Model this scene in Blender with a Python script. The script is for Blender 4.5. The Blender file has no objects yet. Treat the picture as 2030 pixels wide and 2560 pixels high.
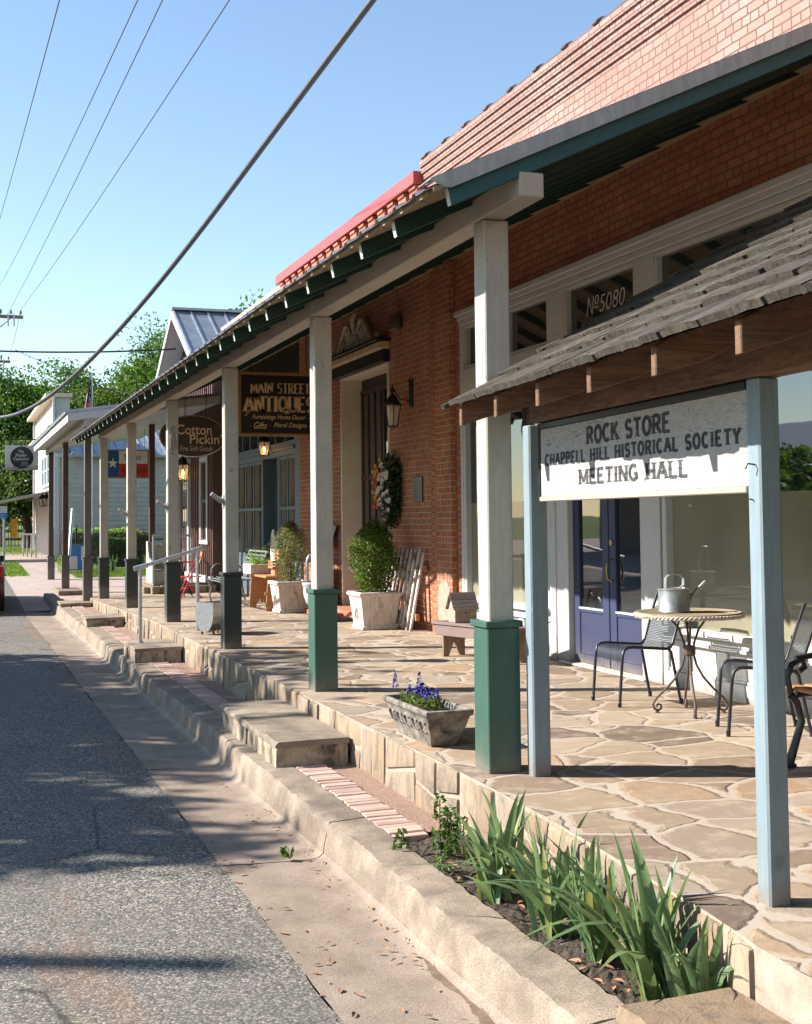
import bpy, bmesh, math, random
from math import sin, cos, pi, radians, sqrt, atan2
from mathutils import Vector, Matrix, Euler
random.seed(7)
sc = bpy.context.scene
col = sc.collection

# ---------------------------------------------------------------- camera
cam_d = bpy.data.cameras.new('camera')
cam = bpy.data.objects.new('camera', cam_d); col.objects.link(cam)
YAW, PITCH, ROLL = radians(20.0182), radians(2.6), radians(0.62)
W_ = Vector((sin(YAW)*cos(PITCH), cos(YAW)*cos(PITCH), sin(PITCH)))
r0 = Vector((cos(YAW), -sin(YAW), 0)); u0 = r0.cross(W_)
R_ = r0*cos(ROLL) - u0*sin(ROLL); U_ = R_.cross(W_)
cam.matrix_world = Matrix(((R_.x, U_.x, -W_.x, 0), (R_.y, U_.y, -W_.y, 0), (R_.z, U_.z, -W_.z, 1.42), (0, 0, 0, 1)))
cam_d.sensor_fit = 'HORIZONTAL'; cam_d.sensor_width = 36; cam_d.lens = 36*3100/2030
cam_d.shift_y = -127.0/2030
cam_d.clip_start = 0.05; cam_d.clip_end = 3000
sc.camera = cam

# ---------------------------------------------------------------- world, sun, exposure
SUN = Vector((-1, 0.434, 0.715)).normalized()
world = bpy.data.worlds.new('World'); sc.world = world; world.use_nodes = True
wn = world.node_tree
bg = wn.nodes['Background']; sky = wn.nodes.new('ShaderNodeTexSky'); sky.sky_type = 'NISHITA'
sky.sun_disc = False
sky.sun_elevation = math.asin(SUN.z); sky.sun_rotation = atan2(SUN.x, SUN.y)
sky.air_density = 1.15; sky.dust_density = 0.0; sky.ozone_density = 2.0
wn.links.new(sky.outputs[0], bg.inputs[0]); bg.inputs[1].default_value = 0.086
sun_d = bpy.data.lights.new('sun', 'SUN'); sun_d.energy = 4.5; sun_d.angle = radians(0.53); sun_d.color = (1, 0.955, 0.885)
sun = bpy.data.objects.new('sun', sun_d); col.objects.link(sun)
sun.rotation_euler = (-SUN).to_track_quat('-Z', 'Y').to_euler(); sun.location = (-10, 5, 12)
sc.view_settings.view_transform = 'Standard'; sc.view_settings.look = 'None'
sc.view_settings.exposure = 1.38; sc.view_settings.gamma = 1.0
sc.view_settings.use_curve_mapping = False
sc.render.engine = 'CYCLES'
sc.cycles.use_denoising = True
sc.cycles.max_bounces = 10; sc.cycles.diffuse_bounces = 7; sc.cycles.glossy_bounces = 3
sc.cycles.transparent_max_bounces = 12
sc.cycles.caustics_reflective = False; sc.cycles.caustics_refractive = False

# ---------------------------------------------------------------- mesh builder
DEF = None
class MB:
    def __init__(s): s.v = []; s.f = []; s.mi = []
    def add(s, vs, fs, m=0):
        n = len(s.v); s.v += [tuple(p) for p in vs]
        for f in fs: s.f.append(tuple(i+n for i in f)); s.mi.append(m)
        return s
    def box(s, x0, x1, y0, y1, z0, z1, m=0):
        return s.add([(x0,y0,z0),(x1,y0,z0),(x1,y1,z0),(x0,y1,z0),(x0,y0,z1),(x1,y0,z1),(x1,y1,z1),(x0,y1,z1)],
                     [(3,2,1,0),(4,5,6,7),(0,1,5,4),(1,2,6,5),(2,3,7,6),(3,0,4,7)], m)
    def obox(s, c, ax, ay, az, m=0):
        c, ax, ay, az = Vector(c), Vector(ax), Vector(ay), Vector(az)
        vs = [c+ax*i+ay*j+az*k for k in (-1,1) for i, j in ((-1,-1),(1,-1),(1,1),(-1,1))]
        return s.add(vs, [(3,2,1,0),(4,5,6,7),(0,1,5,4),(1,2,6,5),(2,3,7,6),(3,0,4,7)], m)
    def bar(s, a, b, w, h=None, up=(0,0,1), m=0):
        a, b = Vector(a), Vector(b); d = (b-a); L = d.length; d.normalize(); up = Vector(up)
        if abs(d.dot(up)) > .98: up = Vector((0,1,0))
        sd = d.cross(up).normalized(); u = sd.cross(d); h = h or w
        return s.obox((a+b)/2, d*L/2, sd*w/2, u*h/2, m)
    def prism(s, poly, d, m=0):
        d = Vector(d); n = len(poly); P = [Vector(p) for p in poly]
        return s.add(P+[p+d for p in P], [tuple(range(n))[::-1], tuple(range(n, 2*n))] +
                     [(i, (i+1) % n, (i+1) % n+n, i+n) for i in range(n)], m)
    def py(s, poly, y0, y1, m=0): return s.prism([(x, y0, z) for x, z in poly], (0, y1-y0, 0), m)
    def px(s, poly, x0, x1, m=0): return s.prism([(x0, y, z) for y, z in poly], (x1-x0, 0, 0), m)
    def pz(s, poly, z0, z1, m=0): return s.prism([(x, y, z0) for x, y in poly], (0, 0, z1-z0), m)
    def tube(s, pts, r, n=8, cap=True, m=0):
        P = [Vector(p) for p in pts]; k = len(P); rs = r if isinstance(r, (list, tuple)) else [r]*k
        vs = []; prev = None
        for i in range(k):
            t = (P[min(i+1, k-1)]-P[max(i-1, 0)]).normalized()
            if prev is None:
                a = Vector((0,0,1)) if abs(t.z) < .9 else Vector((1,0,0))
                nrm = t.cross(a).normalized()
            else:
                nrm = (prev - t*prev.dot(t)).normalized()
            prev = nrm; bn = t.cross(nrm)
            for j in range(n):
                a = 2*pi*j/n; vs.append(P[i]+(nrm*cos(a)+bn*sin(a))*rs[i])
        fs = [(i*n+j, i*n+(j+1) % n, (i+1)*n+(j+1) % n, (i+1)*n+j) for i in range(k-1) for j in range(n)]
        if cap: fs += [tuple(range(n))[::-1], tuple(range((k-1)*n, k*n))]
        return s.add(vs, fs, m)
    def lathe(s, prof, c=(0,0,0), n=20, sx=1, sy=1, m=0, rot=0):
        c = Vector(c); vs = []
        for r, z in prof:
            for j in range(n):
                a = 2*pi*j/n+rot; vs.append((c.x+r*cos(a)*sx, c.y+r*sin(a)*sy, c.z+z))
        k = len(prof)
        fs = [(i*n+j, i*n+(j+1) % n, (i+1)*n+(j+1) % n, (i+1)*n+j) for i in range(k-1) for j in range(n)]
        if prof[0][0] > 1e-5: fs.append(tuple(range(n))[::-1])
        if prof[-1][0] > 1e-5: fs.append(tuple(range((k-1)*n, k*n)))
        return s.add(vs, fs, m)
    def ball(s, c, r, n=8, k=6, sz=1, m=0):
        return s.lathe([(max(1e-6, r*sin(pi*i/k)), -r*sz*cos(pi*i/k)) for i in range(k+1)], c, n, m=m)
    def grid(s, fn, nu, nv, m=0):
        vs = [fn(i/nu, j/nv) for j in range(nv+1) for i in range(nu+1)]
        return s.add(vs, [(j*(nu+1)+i, j*(nu+1)+i+1, (j+1)*(nu+1)+i+1, (j+1)*(nu+1)+i) for j in range(nv) for i in range(nu)], m)
    def build(s, name, mats, parent=None, bevel=0, smooth=None, seg=1, jitter=0):
        me = bpy.data.meshes.new(name)
        off = Vector(parent_world(parent)) if parent else Vector((0,0,0))
        me.from_pydata([tuple(Vector(DEF(p) if DEF else p)-off) for p in s.v], [], s.f)
        mats = mats if isinstance(mats, (list, tuple)) else [mats]
        for mm in mats: me.materials.append(mm)
        if len(mats) > 1: me.polygons.foreach_set('material_index', s.mi)
        bm = bmesh.new(); bm.from_mesh(me)
        bmesh.ops.recalc_face_normals(bm, faces=bm.faces)
        if bevel:
            es = [e for e in bm.edges if len(e.link_faces) == 2 and e.calc_face_angle(0) > .6]
            bmesh.ops.bevel(bm, geom=es, offset=bevel, segments=seg, profile=.6, affect='EDGES', clamp_overlap=True)
        if jitter:
            for vv in bm.verts: vv.co += Vector((random.uniform(-1,1), random.uniform(-1,1), random.uniform(-1,1)))*jitter
        bm.to_mesh(me); bm.free()
        if smooth is not None:
            me.shade_smooth(); me.set_sharp_from_angle(angle=radians(smooth))
        me.update()
        o = bpy.data.objects.new(name, me); col.objects.link(o)
        if parent: o.parent = parent
        return o
def parent_world(p):
    v = Vector((0,0,0))
    while p: v += Vector(p.location); p = p.parent
    return v
def tag(o, label=None, cat=None, group=None, kind=None):
    if label: o['label'] = label
    if cat: o['category'] = cat
    if group: o['group'] = group
    if kind: o['kind'] = kind
    return o
def thing(name, label, cat, loc=(0,0,0), group=None):
    o = bpy.data.objects.new(name, None); o.empty_display_size = .1; col.objects.link(o); o.location = loc
    return tag(o, label, cat, group)
def struct(o, kind='structure'): o['kind'] = kind; return o
def dup(root, loc, rz=0.0, label=None):
    r = root.copy(); col.objects.link(r); r.location = loc; r.rotation_euler = (0, 0, rz)
    if label: r['label'] = label
    for ch in root.children:
        c = ch.copy(); col.objects.link(c); c.parent = r
        for g in ch.children:
            d = g.copy(); col.objects.link(d); d.parent = c
    return r
def lerp(a, b, t): return a+(b-a)*t
def arc(c, r, a0, a1, n, plane='xz'):
    out = []
    for i in range(n+1):
        a = radians(lerp(a0, a1, i/n)); x, y = r*cos(a), r*sin(a)
        out.append({'xz': (c[0]+x, c[1], c[2]+y), 'yz': (c[0], c[1]+x, c[2]+y), 'xy': (c[0]+x, c[1]+y, c[2])}[plane])
    return out

# ---------------------------------------------------------------- material helpers
class N:
    def __init__(s, name):
        s.m = bpy.data.materials.new(name); s.m.use_nodes = True; s.t = s.m.node_tree
        s.b = s.t.nodes['Principled BSDF']; s.out = s.t.nodes['Material Output']; s.tc = None
    def n(s, typ, **k):
        x = s.t.nodes.new('ShaderNode'+typ)
        for a, b in k.items(): setattr(x, a, b)
        return x
    def l(s, a, b): s.t.links.new(a, b)
    def setin(s, sock, v):
        if isinstance(v, bpy.types.NodeSocket): s.l(v, sock)
        elif isinstance(v, (tuple, list)): sock.default_value = tuple(v) if len(v) != 3 or sock.type == 'VECTOR' else (*v, 1)
        else: sock.default_value = v
    def co(s, scale=(1,1,1), loc=(0,0,0), rot=(0,0,0)):
        if not s.tc: s.tc = s.n('TexCoord').outputs['Object']
        if scale == (1,1,1) and loc == (0,0,0) and rot == (0,0,0): return s.tc
        mp = s.n('Mapping'); s.l(s.tc, mp.inputs[0]); mp.inputs[1].default_value = loc; mp.inputs[2].default_value = rot; mp.inputs[3].default_value = scale
        return mp.outputs[0]
    def noise(s, scale, vec=None, detail=4, rough=.55, dist=0, out=0):
        x = s.n('TexNoise'); s.l(vec or s.co(), x.inputs['Vector'])
        x.inputs['Scale'].default_value = scale; x.inputs['Detail'].default_value = detail
        x.inputs['Roughness'].default_value = rough; x.inputs['Distortion'].default_value = dist
        return x.outputs[out]
    def vor(s, scale, vec=None, feature='F1', rand=1.0, out='Distance'):
        x = s.n('TexVoronoi', feature=feature); s.l(vec or s.co(), x.inputs['Vector'])
        x.inputs['Scale'].default_value = scale; x.inputs['Randomness'].default_value = rand
        return x.outputs[out]
    def ramp(s, fac, stops, interp='LINEAR'):
        x = s.n('ValToRGB'); s.l(fac, x.inputs[0]); cr = x.color_ramp; cr.interpolation = interp
        while len(cr.elements) < len(stops): cr.elements.new(.5)
        for e, (p, c) in zip(cr.elements, stops):
            e.position = p; e.color = (*c, 1) if isinstance(c, (tuple, list)) else (c, c, c, 1)
        return x.outputs[0]
    def mix(s, fac, a, b, mode='MIX'):
        x = s.n('Mix', data_type='RGBA', blend_type=mode)
        s.setin(x.inputs[0], fac); s.setin(x.inputs[6], a); s.setin(x.inputs[7], b); return x.outputs[2]
    def math(s, op, a, b=None):
        x = s.n('Math', operation=op); s.setin(x.inputs[0], a)
        if b is not None: s.setin(x.inputs[1], b)
        return x.outputs[0]
    def island(s): return s.n('NewGeometry').outputs['Random Per Island']
    def hsv(s, colr, v=None, h=None, sat=None):
        x = s.n('HueSaturation'); s.setin(x.inputs['Color'], colr)
        if v is not None: s.setin(x.inputs['Value'], v)
        if h is not None: s.setin(x.inputs['Hue'], h)
        if sat is not None: s.setin(x.inputs['Saturation'], sat)
        return x.outputs[0]
    def mr(s, v, a, b, c, d):
        x = s.n('MapRange'); s.setin(x.inputs[0], v)
        for i, q in enumerate((a, b, c, d)): x.inputs[i+1].default_value = q
        return x.outputs[0]
    def bump(s, h, strength=.3, dist=.01, prev=None):
        x = s.n('Bump'); x.inputs['Strength'].default_value = strength; x.inputs['Distance'].default_value = dist
        s.l(h, x.inputs['Height'])
        if prev: s.l(prev, x.inputs['Normal'])
        return x.outputs[0]
    def fin(s, colr=None, rough=.7, nrm=None, metal=0, spec=.5):
        if colr is not None: s.setin(s.b.inputs['Base Color'], colr)
        s.setin(s.b.inputs['Roughness'], rough); s.setin(s.b.inputs['Metallic'], metal)
        s.setin(s.b.inputs['Specular IOR Level'], spec)
        if nrm is not None: s.l(nrm, s.b.inputs['Normal'])
        return s.m

def plain(name, c, c2=None, scale=6, rough=.6, bump=.15, bscale=60, metal=0, spec=.4, stretch=(1,1,1), isl=0, bd=.004, lo=.35, hi=.7):
    n = N(name); v = n.co(stretch)
    c2 = c2 or tuple(x*.72 for x in c)
    f = n.noise(scale, v, 6, .62)
    cc = n.ramp(f, [(lo, c2), (hi, c)])
    if isl: cc = n.hsv(cc, v=n.mr(n.island(), 0, 1, 1-isl, 1+isl))
    h = n.noise(bscale, v, 4, .6)
    return n.fin(cc, rough, n.bump(h, bump, bd) if bump else None, metal, spec)

def wood(name, c, c2, axis='x', scale=1.0, rough=.75, isl=.15, ring=14, bump=.4):
    n = N(name); st = {'x': (1.2, 14, 14), 'y': (14, 1.2, 14), 'z': (14, 14, 1.2)}[axis]
    st = tuple(a*scale for a in st); v = n.co(st)
    f = n.noise(2.2, v, 6, .6, dist=1.2); f2 = n.noise(ring, v, 3, .7)
    cc = n.ramp(f, [(.32, c2), (.62, c)])
    cc = n.mix(n.ramp(f2, [(.45, 0), (.75, .55)]), cc, tuple(x*.55 for x in c2))
    if isl: cc = n.hsv(cc, v=n.mr(n.island(), 0, 1, 1-isl, 1+isl))
    return n.fin(cc, rough, n.bump(f2, bump, .003), 0, .3)

def paint(name, c, chip=None, rough=.55, dirt=.25, amount=.62, axis='z'):
    """old brushed paint on timber: faint grain, grime, a few chips"""
    n = N(name); st = {'x': (2, 30, 30), 'y': (30, 2, 30), 'z': (30, 30, 2)}[axis]
    g = n.noise(2.0, n.co(st), 5, .65); d = n.noise(3.0, None, 6, .7)
    cc = n.mix(n.ramp(d, [(.38, dirt), (.62, 0)]), c, tuple(x*.6 for x in c))
    cc = n.mix(n.ramp(g, [(.3, .55), (.55, 0)]), cc, tuple(x*.68 for x in c))
    kn = n.vor(1.7, n.co((1,1,.8), (3,1,2)), out='Distance'); cc = n.mix(n.ramp(kn, [(.035, .6), (.06, 0)]), cc, tuple(x*.45 for x in c))
    if axis == 'z':                       # splash dirt at the foot
        sx = n.n('SeparateXYZ'); n.l(n.co(), sx.inputs[0]); zz = n.math('ADD', sx.outputs[2], n.mr(n.noise(9, None, 6, .75), 0, 1, -.13, .13))
        cc = n.mix(n.ramp(zz, [(.0, .75), (.12, .12), (.3, 0)]), cc, (.20,.165,.13))
    if chip:
        k = n.noise(9, n.co((1,1,.6)), 8, .75)
        cc = n.mix(n.ramp(k, [(amount, 0), (amount+.03, 1)]), cc, chip)
    return n.fin(cc, rough, n.bump(g, .45, .003), 0, .4)

def leaf(name, stops, trans=.35, rough=.5):
    n = N(name); cc = n.ramp(n.island(), stops)
    cc = n.mix(n.ramp(n.noise(1.3, None, 2), [(.35, .35), (.65, 0)]), cc, tuple(x*.6 for x in stops[0][1]))
    n.fin(cc, rough, None, 0, .35)
    tr = n.n('BsdfTranslucent'); tl = n.hsv(cc, v=1.5, sat=1.1); n.l(tl, tr.inputs[0])
    ms = n.n('MixShader'); ms.inputs[0].default_value = trans
    n.l(n.b.outputs[0], ms.inputs[1]); n.l(tr.outputs[0], ms.inputs[2]); n.l(ms.outputs[0], n.out.inputs[0])
    return n.m

def brick(name, ca, cb, mortar, dirt=(.1,.06,.05), msize=.007, dirtamt=.5, wob=.012, light=None):
    n = N(name); sep = n.n('SeparateXYZ'); n.l(n.co(), sep.inputs[0])
    u = n.math('ADD', sep.outputs[0], sep.outputs[1])
    w1 = n.noise(1.1, None, 3); w2 = n.noise(14, None, 2)
    z = n.math('ADD', sep.outputs[2], n.math('ADD', n.mr(w1, 0, 1, -wob, wob), n.mr(w2, 0, 1, -.003, .003)))
    u2 = n.math('ADD', u, n.mr(n.noise(9, None, 2), 0, 1, -.012, .012))
    cb_ = n.n('CombineXYZ'); n.l(u2, cb_.inputs[0]); n.l(z, cb_.inputs[1])
    bt = n.n('TexBrick'); n.l(cb_.outputs[0], bt.inputs['Vector'])
    bt.offset = .5; bt.squash = .52; bt.squash_frequency = 3
    bt.inputs['Scale'].default_value = 1; bt.inputs['Mortar Size'].default_value = msize
    bt.inputs['Mortar Smooth'].default_value = .25; bt.inputs['Bias'].default_value = 0
    bt.inputs['Brick Width'].default_value = .205; bt.inputs['Row Height'].default_value = .074
    n.setin(bt.inputs['Color1'], ca); n.setin(bt.inputs['Color2'], cb); n.setin(bt.inputs['Mortar'], mortar)
    cc = bt.outputs[0]
    sp = n.noise(45, None, 5, .7)
    cc = n.mix(n.ramp(sp, [(.3, .4), (.6, 0)]), cc, dirt)
    big = n.noise(.9, None, 6, .65)
    cc = n.mix(n.ramp(big, [(.42, dirtamt), (.62, 0)]), cc, dirt)
    if light:
        pl = n.noise(2.4, None, 7, .7)
        cc = n.mix(n.ramp(pl, [(.56, 0), (.68, .8)]), cc, light)
    h = n.math('SUBTRACT', n.math('MULTIPLY', n.math('SUBTRACT', 1.0, bt.outputs['Fac']), 1.0), n.math('MULTIPLY', sp, .35))
    return n.fin(cc, .88, n.bump(h, .8, .008), 0, .25)

def glass_dark(name, c=(.012,.014,.016), rough=.015, wav=.02):
    n = N(name); n.b.inputs['IOR'].default_value = 1.85
    return n.fin(c, rough, n.bump(n.noise(1.7, None, 2), wav, .05), 0, 1.0)

M = {}
M['cream'] = paint('cream_paint', (.46,.435,.375), (.25,.23,.195), dirt=.4, amount=.625)
M['cream_h'] = paint('cream_beam_paint', (.44,.39,.31), (.34,.29,.23), axis='y', dirt=.35, amount=.70)
M['white'] = paint('white_paint', (.54,.54,.53), None, dirt=.12)
M['white_h'] = paint('white_trim_paint', (.52,.50,.47), None, dirt=.15, axis='y')
M['green'] = paint('green_post_paint', (.048,.112,.084), (.30,.36,.30), rough=.42, dirt=.35, amount=.69)
M['olive'] = paint('dark_green_grey_paint', (.032,.040,.033), (.10,.11,.09), dirt=.3, amount=.76)
M['rafter'] = paint('dark_green_rafter_paint', (.012,.045,.036), (.06,.09,.08), axis='x', dirt=.3, amount=.74)
M['sunlit_end'] = paint('pale_sunlit_end_paint', (.58,.66,.60), (.12,.18,.15), dirt=.3, amount=.62)  # sunlit look of the rafter ends put into a pale colour
M['teal'] = paint('teal_fascia_paint', (.010,.085,.096), (.08,.14,.14), axis='x', dirt=.35, amount=.75)
M['blue_post'] = paint('pale_blue_post_paint', (.215,.275,.305), (.38,.42,.43), dirt=.3, amount=.675)
M['door_blue'] = paint('violet_blue_door_paint', (.037,.045,.100), (.11,.12,.17), dirt=.2, amount=.78)
M['slate_blue'] = paint('slate_blue_paint', (.085,.125,.155), None, dirt=.3)
M['brownpost'] = paint('brown_post_stain', (.085,.045,.032), (.16,.12,.10), dirt=.4, amount=.72)
M['greypost'] = paint('weathered_grey_post_stain', (.13,.11,.105), (.2,.17,.15), dirt=.4, amount=.70)
M['black'] = plain('black_paint', (.018,.017,.017), (.01,.01,.01), rough=.45, bump=.05)
M['iron'] = plain('black_iron', (.02,.022,.026), (.012,.012,.013), rough=.38, bump=.08, spec=.5)
M['rust'] = plain('rusty_iron', (.13,.085,.065), (.06,.04,.035), rough=.65, scale=25, bump=.3, bscale=120)
M['galv'] = plain('galvanised_steel', (.47,.48,.48), (.32,.33,.34), rough=.42, metal=.75, scale=28, bump=.05)
M['galv_pipe'] = plain('galvanised_pipe', (.50,.52,.54), (.36,.38,.40), rough=.38, metal=.7, scale=18, bump=.05)
M['metalroof'] = plain('galvanised_roof_panel', (.36,.395,.43), (.25,.27,.30), rough=.38, metal=.55, scale=3, stretch=(1,1,1), bump=.05)
M['flash'] = plain('grey_metal_flashing', (.36,.395,.385), (.25,.275,.27), rough=.5, metal=.0, scale=5, stretch=(4,1,1), bump=.05)
M['tanboard'] = wood('tan_eave_board', (.34,.27,.17), (.22,.16,.10), 'y', isl=.1)
M['brownwood'] = wood('brown_oiled_timber', (.185,.105,.060), (.085,.045,.026), 'x', isl=.12)
M['brownwood_y'] = wood('brown_oiled_beam', (.185,.105,.060), (.085,.045,.026), 'y', isl=.12)
M['shake_end'] = plain('mossy_shake_end', (.085,.072,.050), (.025,.021,.015), rough=.95, scale=45, isl=.3, bump=.6)
M['shingle'] = wood('weathered_cedar_shingle', (.098,.077,.058), (.022,.018,.0145), 'x', scale=1.3, isl=.42, ring=6, bump=.9)
M['benchwood'] = wood('grey_brown_bench_wood', (.30,.20,.13), (.17,.11,.07), 'z')
M['benchred'] = paint('old_oxblood_bench_paint', (.24,.165,.150), (.38,.31,.26), axis='y', dirt=.3, amount=.66)
M['greywood'] = wood('bleached_grey_wood', (.40,.315,.265), (.25,.19,.155), 'x', isl=.2)
M['silt'] = plain('wet_silt', (.22,.155,.105), (.13,.09,.06), rough=.45, scale=18, bump=.4, spec=.5)
M['crate'] = wood('orange_crate_wood', (.42,.20,.09), (.28,.13,.06), 'x', isl=.25)
M['picket'] = paint('peeling_white_picket_paint', (.66,.64,.60), (.20,.17,.14), dirt=.3, amount=.53)
M['red_coping'] = plain('red_metal_coping', (.48,.085,.075), (.40,.07,.06), rough=.42, scale=1.5, bump=.03)
M['tile_coping'] = plain('brown_glazed_coping_tile', (.21,.135,.115), (.11,.075,.07), rough=.4, scale=9, isl=.25)
M['brick_a'] = brick('pale_pink_parapet_brick', (.43,.285,.25), (.375,.225,.185), (.13,.07,.052), dirt=(.25,.14,.11), dirtamt=.5, msize=.007)
M['brick_b'] = brick('red_facade_brick', (.50,.185,.090), (.36,.122,.058), (.56,.43,.32), dirt=(.16,.07,.04), dirtamt=.42, msize=.0075, light=(.46,.26,.19))
M['brick_s'] = brick('dark_jointed_red_brick', (.58,.245,.130), (.44,.160,.080), (.20,.11,.07), dirt=(.24,.10,.06), dirtamt=.3, msize=.008)
M['brick_c'] = brick('whitewashed_old_brick', (.62,.46,.38), (.48,.28,.20), (.62,.54,.46), dirt=(.30,.19,.14), dirtamt=.4, msize=.012, light=(.66,.58,.50))
M['brick_d'] = plain('red_corbel_brick', (.46,.17,.10), (.34,.11,.065), rough=.85, isl=.25, bump=.4)
M['glass'] = glass_dark('shop_window_glass')
M['glass_t'] = glass_dark('transom_glass', (.02,.022,.02), .02, .01)
M['glass_far'] = glass_dark('pale_window_glass', (.18,.25,.29), .05)
M['terracotta'] = plain('terracotta', (.50,.22,.11), (.36,.14,.07), rough=.8, isl=.25, bump=.3)
M['stonepot'] = plain('stained_cast_stone', (.60,.53,.45), (.36,.30,.25), rough=.85, scale=7, stretch=(3,3,.6), bump=.4, lo=.30, hi=.55)
M['carved'] = plain('carved_cream_plaster', (.72,.64,.50), (.50,.43,.32), rough=.8, scale=18, bump=.3)
M['oldstone'] = plain('lichened_cast_concrete', (.34,.30,.25), (.10,.085,.07), rough=.95, scale=14, bump=.9, bscale=70, bd=.008)
M['soil'] = plain('dark_garden_soil', (.13,.095,.07), (.055,.04,.03), rough=1, scale=30, bump=1, bscale=90, bd=.02)
M['gravel'] = plain('reddish_gravel', (.46,.30,.22), (.20,.125,.09), rough=.95, scale=75, bump=1, bscale=110, bd=.012)
M['pathbrick'] = plain('worn_pink_paver', (.50,.375,.315), (.40,.245,.19), rough=.9, scale=9, stretch=(1,4,1), isl=.22, bump=.4)
M['cable'] = plain('grey_cable_sheath', (.10,.10,.105), (.06,.06,.065), rough=.5, scale=20, bump=.2)
M['wire'] = plain('thin_wire', (.07,.07,.075), rough=.5, bump=0)
M['leaf_tree'] = leaf('sunny_tree_leaf', [(0,(.04,.095,.014)), (.5,(.085,.165,.026)), (1,(.16,.245,.04))], .42)
M['leaf_tree2'] = leaf('oak_leaf', [(0,(.04,.08,.014)), (.5,(.085,.145,.024)), (1,(.16,.21,.05))], .4)
M['door_cream'] = paint('cream_door_reveal_paint', (.72,.66,.53), None, dirt=.15, axis='x')
M['barnroof'] = plain('pale_painted_barn_roof', (.50,.55,.58), (.42,.46,.49), rough=.6, bump=.05)
M['leaf_box'] = leaf('topiary_leaf', [(0,(.045,.085,.014)), (.5,(.11,.175,.028)), (1,(.24,.30,.06))], .35)
M['leaf_dry'] = leaf('thin_topiary_leaf', [(0,(.10,.115,.03)), (.5,(.20,.225,.065)), (1,(.33,.32,.12))], .3)
M['leaf_fern'] = leaf('bright_fern_leaf', [(0,(.12,.22,.02)), (.5,(.22,.36,.04)), (1,(.32,.44,.07))], .4)
M['leaf_hedge'] = leaf('hedge_leaf', [(0,(.03,.07,.012)), (.5,(.07,.14,.02)), (1,(.16,.24,.04))], .3)
M['leaf_wreath'] = leaf('dark_wreath_leaf', [(0,(.015,.035,.018)), (.5,(.03,.06,.028)), (1,(.07,.10,.035))], .2)
M['blade'] = leaf('iris_blade', [(0,(.11,.185,.085)), (.5,(.185,.28,.125)), (1,(.30,.38,.15))], .32, .38)
vm = M['blade']; vt = vm.node_tree; vb = vt.nodes['Principled BSDF']; src = vb.inputs['Base Color'].links[0].from_socket
tcn = vt.nodes.new('ShaderNodeTexCoord'); mpn = vt.nodes.new('ShaderNodeMapping'); mpn.inputs[3].default_value = (150,150,5); vn = vt.nodes.new('ShaderNodeTexNoise'); vn.inputs['Scale'].default_value = 1.5
vr = vt.nodes.new('ShaderNodeValToRGB'); vr.color_ramp.elements[0].position = .35; vr.color_ramp.elements[0].color = (.62,.62,.62,1); vr.color_ramp.elements[1].position = .62; vr.color_ramp.elements[1].color = (1.15,1.15,1.15,1)
vx = vt.nodes.new('ShaderNodeMix'); vx.data_type = 'RGBA'; vx.blend_type = 'MULTIPLY'; vx.inputs[0].default_value = 1
for a_, b_ in ((tcn.outputs['Object'], mpn.inputs[0]), (mpn.outputs[0], vn.inputs['Vector']), (vn.outputs[0], vr.inputs[0]), (src, vx.inputs[6]), (vr.outputs[0], vx.inputs[7]), (vx.outputs[2], vb.inputs['Base Color'])): vt.links.new(a_, b_)
M['blade_y'] = leaf('pale_iris_blade', [(0,(.20,.26,.08)), (1,(.40,.36,.12))], .3)
M['bluebonnet'] = plain('violet_blue_petal', (.07,.07,.36), (.035,.035,.20), rough=.7, isl=.4, bump=0)
M['petal_w'] = plain('white_petal', (.72,.68,.60), (.5,.45,.36), rough=.8, isl=.15, bump=0)
M['petal_o'] = plain('orange_petal', (.55,.12,.02), (.42,.05,.02), rough=.8, isl=.45, bump=0)
M['petal_y'] = plain('yellow_petal', (.65,.38,.03), rough=.8, isl=.2, bump=0)
M['deadleaf'] = plain('dry_brown_leaf', (.38,.20,.10), (.22,.11,.06), rough=.9, scale=30, isl=.45, bump=.2)
M['bark'] = wood('tree_bark', (.14,.11,.085), (.06,.048,.038), 'z', isl=0)
M['signblack'] = plain('dark_brown_sign_paint', (.018,.010,.011), (.012,.008,.008), rough=.5, bump=.05)
M['gold'] = plain('gold_sign_paint', (.74,.55,.30), (.64,.45,.22), rough=.5, bump=.03)
M['goldbrown'] = plain('ochre_sign_frame', (.32,.185,.06), (.24,.13,.04), rough=.6, bump=.05)
M['signolive'] = plain('olive_brown_sign_paint', (.062,.050,.034), (.05,.04,.028), rough=.5, bump=.05)
M['tanletter'] = plain('tan_sign_letter', (.72,.57,.35), rough=.55, bump=0)
M['greyletter'] = plain('grey_sign_letter', (.55,.51,.44), rough=.55, bump=0)
M['letter'] = plain('weathered_black_letter', (.035,.035,.04), (.09,.09,.095), rough=.8, scale=22, bump=.1)
M['etched'] = plain('white_etched_lettering', (.62,.60,.54), rough=.6, bump=0)
M['flagblue'] = plain('flag_blue', (.012,.10,.24), rough=.6, bump=0)
M['flagred'] = plain('flag_red', (.52,.03,.035), rough=.6, bump=0)
M['flagwhite'] = plain('flag_white', (.74,.70,.62), rough=.6, bump=0)
M['navy'] = plain('navy_cloth', (.02,.03,.10), rough=.8, bump=0)
M['siding'] = None
M['redpaint'] = plain('red_chair_paint', (.55,.035,.045), (.42,.03,.035), rough=.5, bump=.05)
M['sw_green'] = plain('painted_metal_grey_green', (.33,.36,.33), rough=.6, bump=.05)
M['paper'] = plain('paper_notice', (.75,.74,.71), rough=.8, bump=0)
M['parkblue'] = plain('parking_sign_blue', (.03,.20,.48), rough=.5, bump=0)
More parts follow.
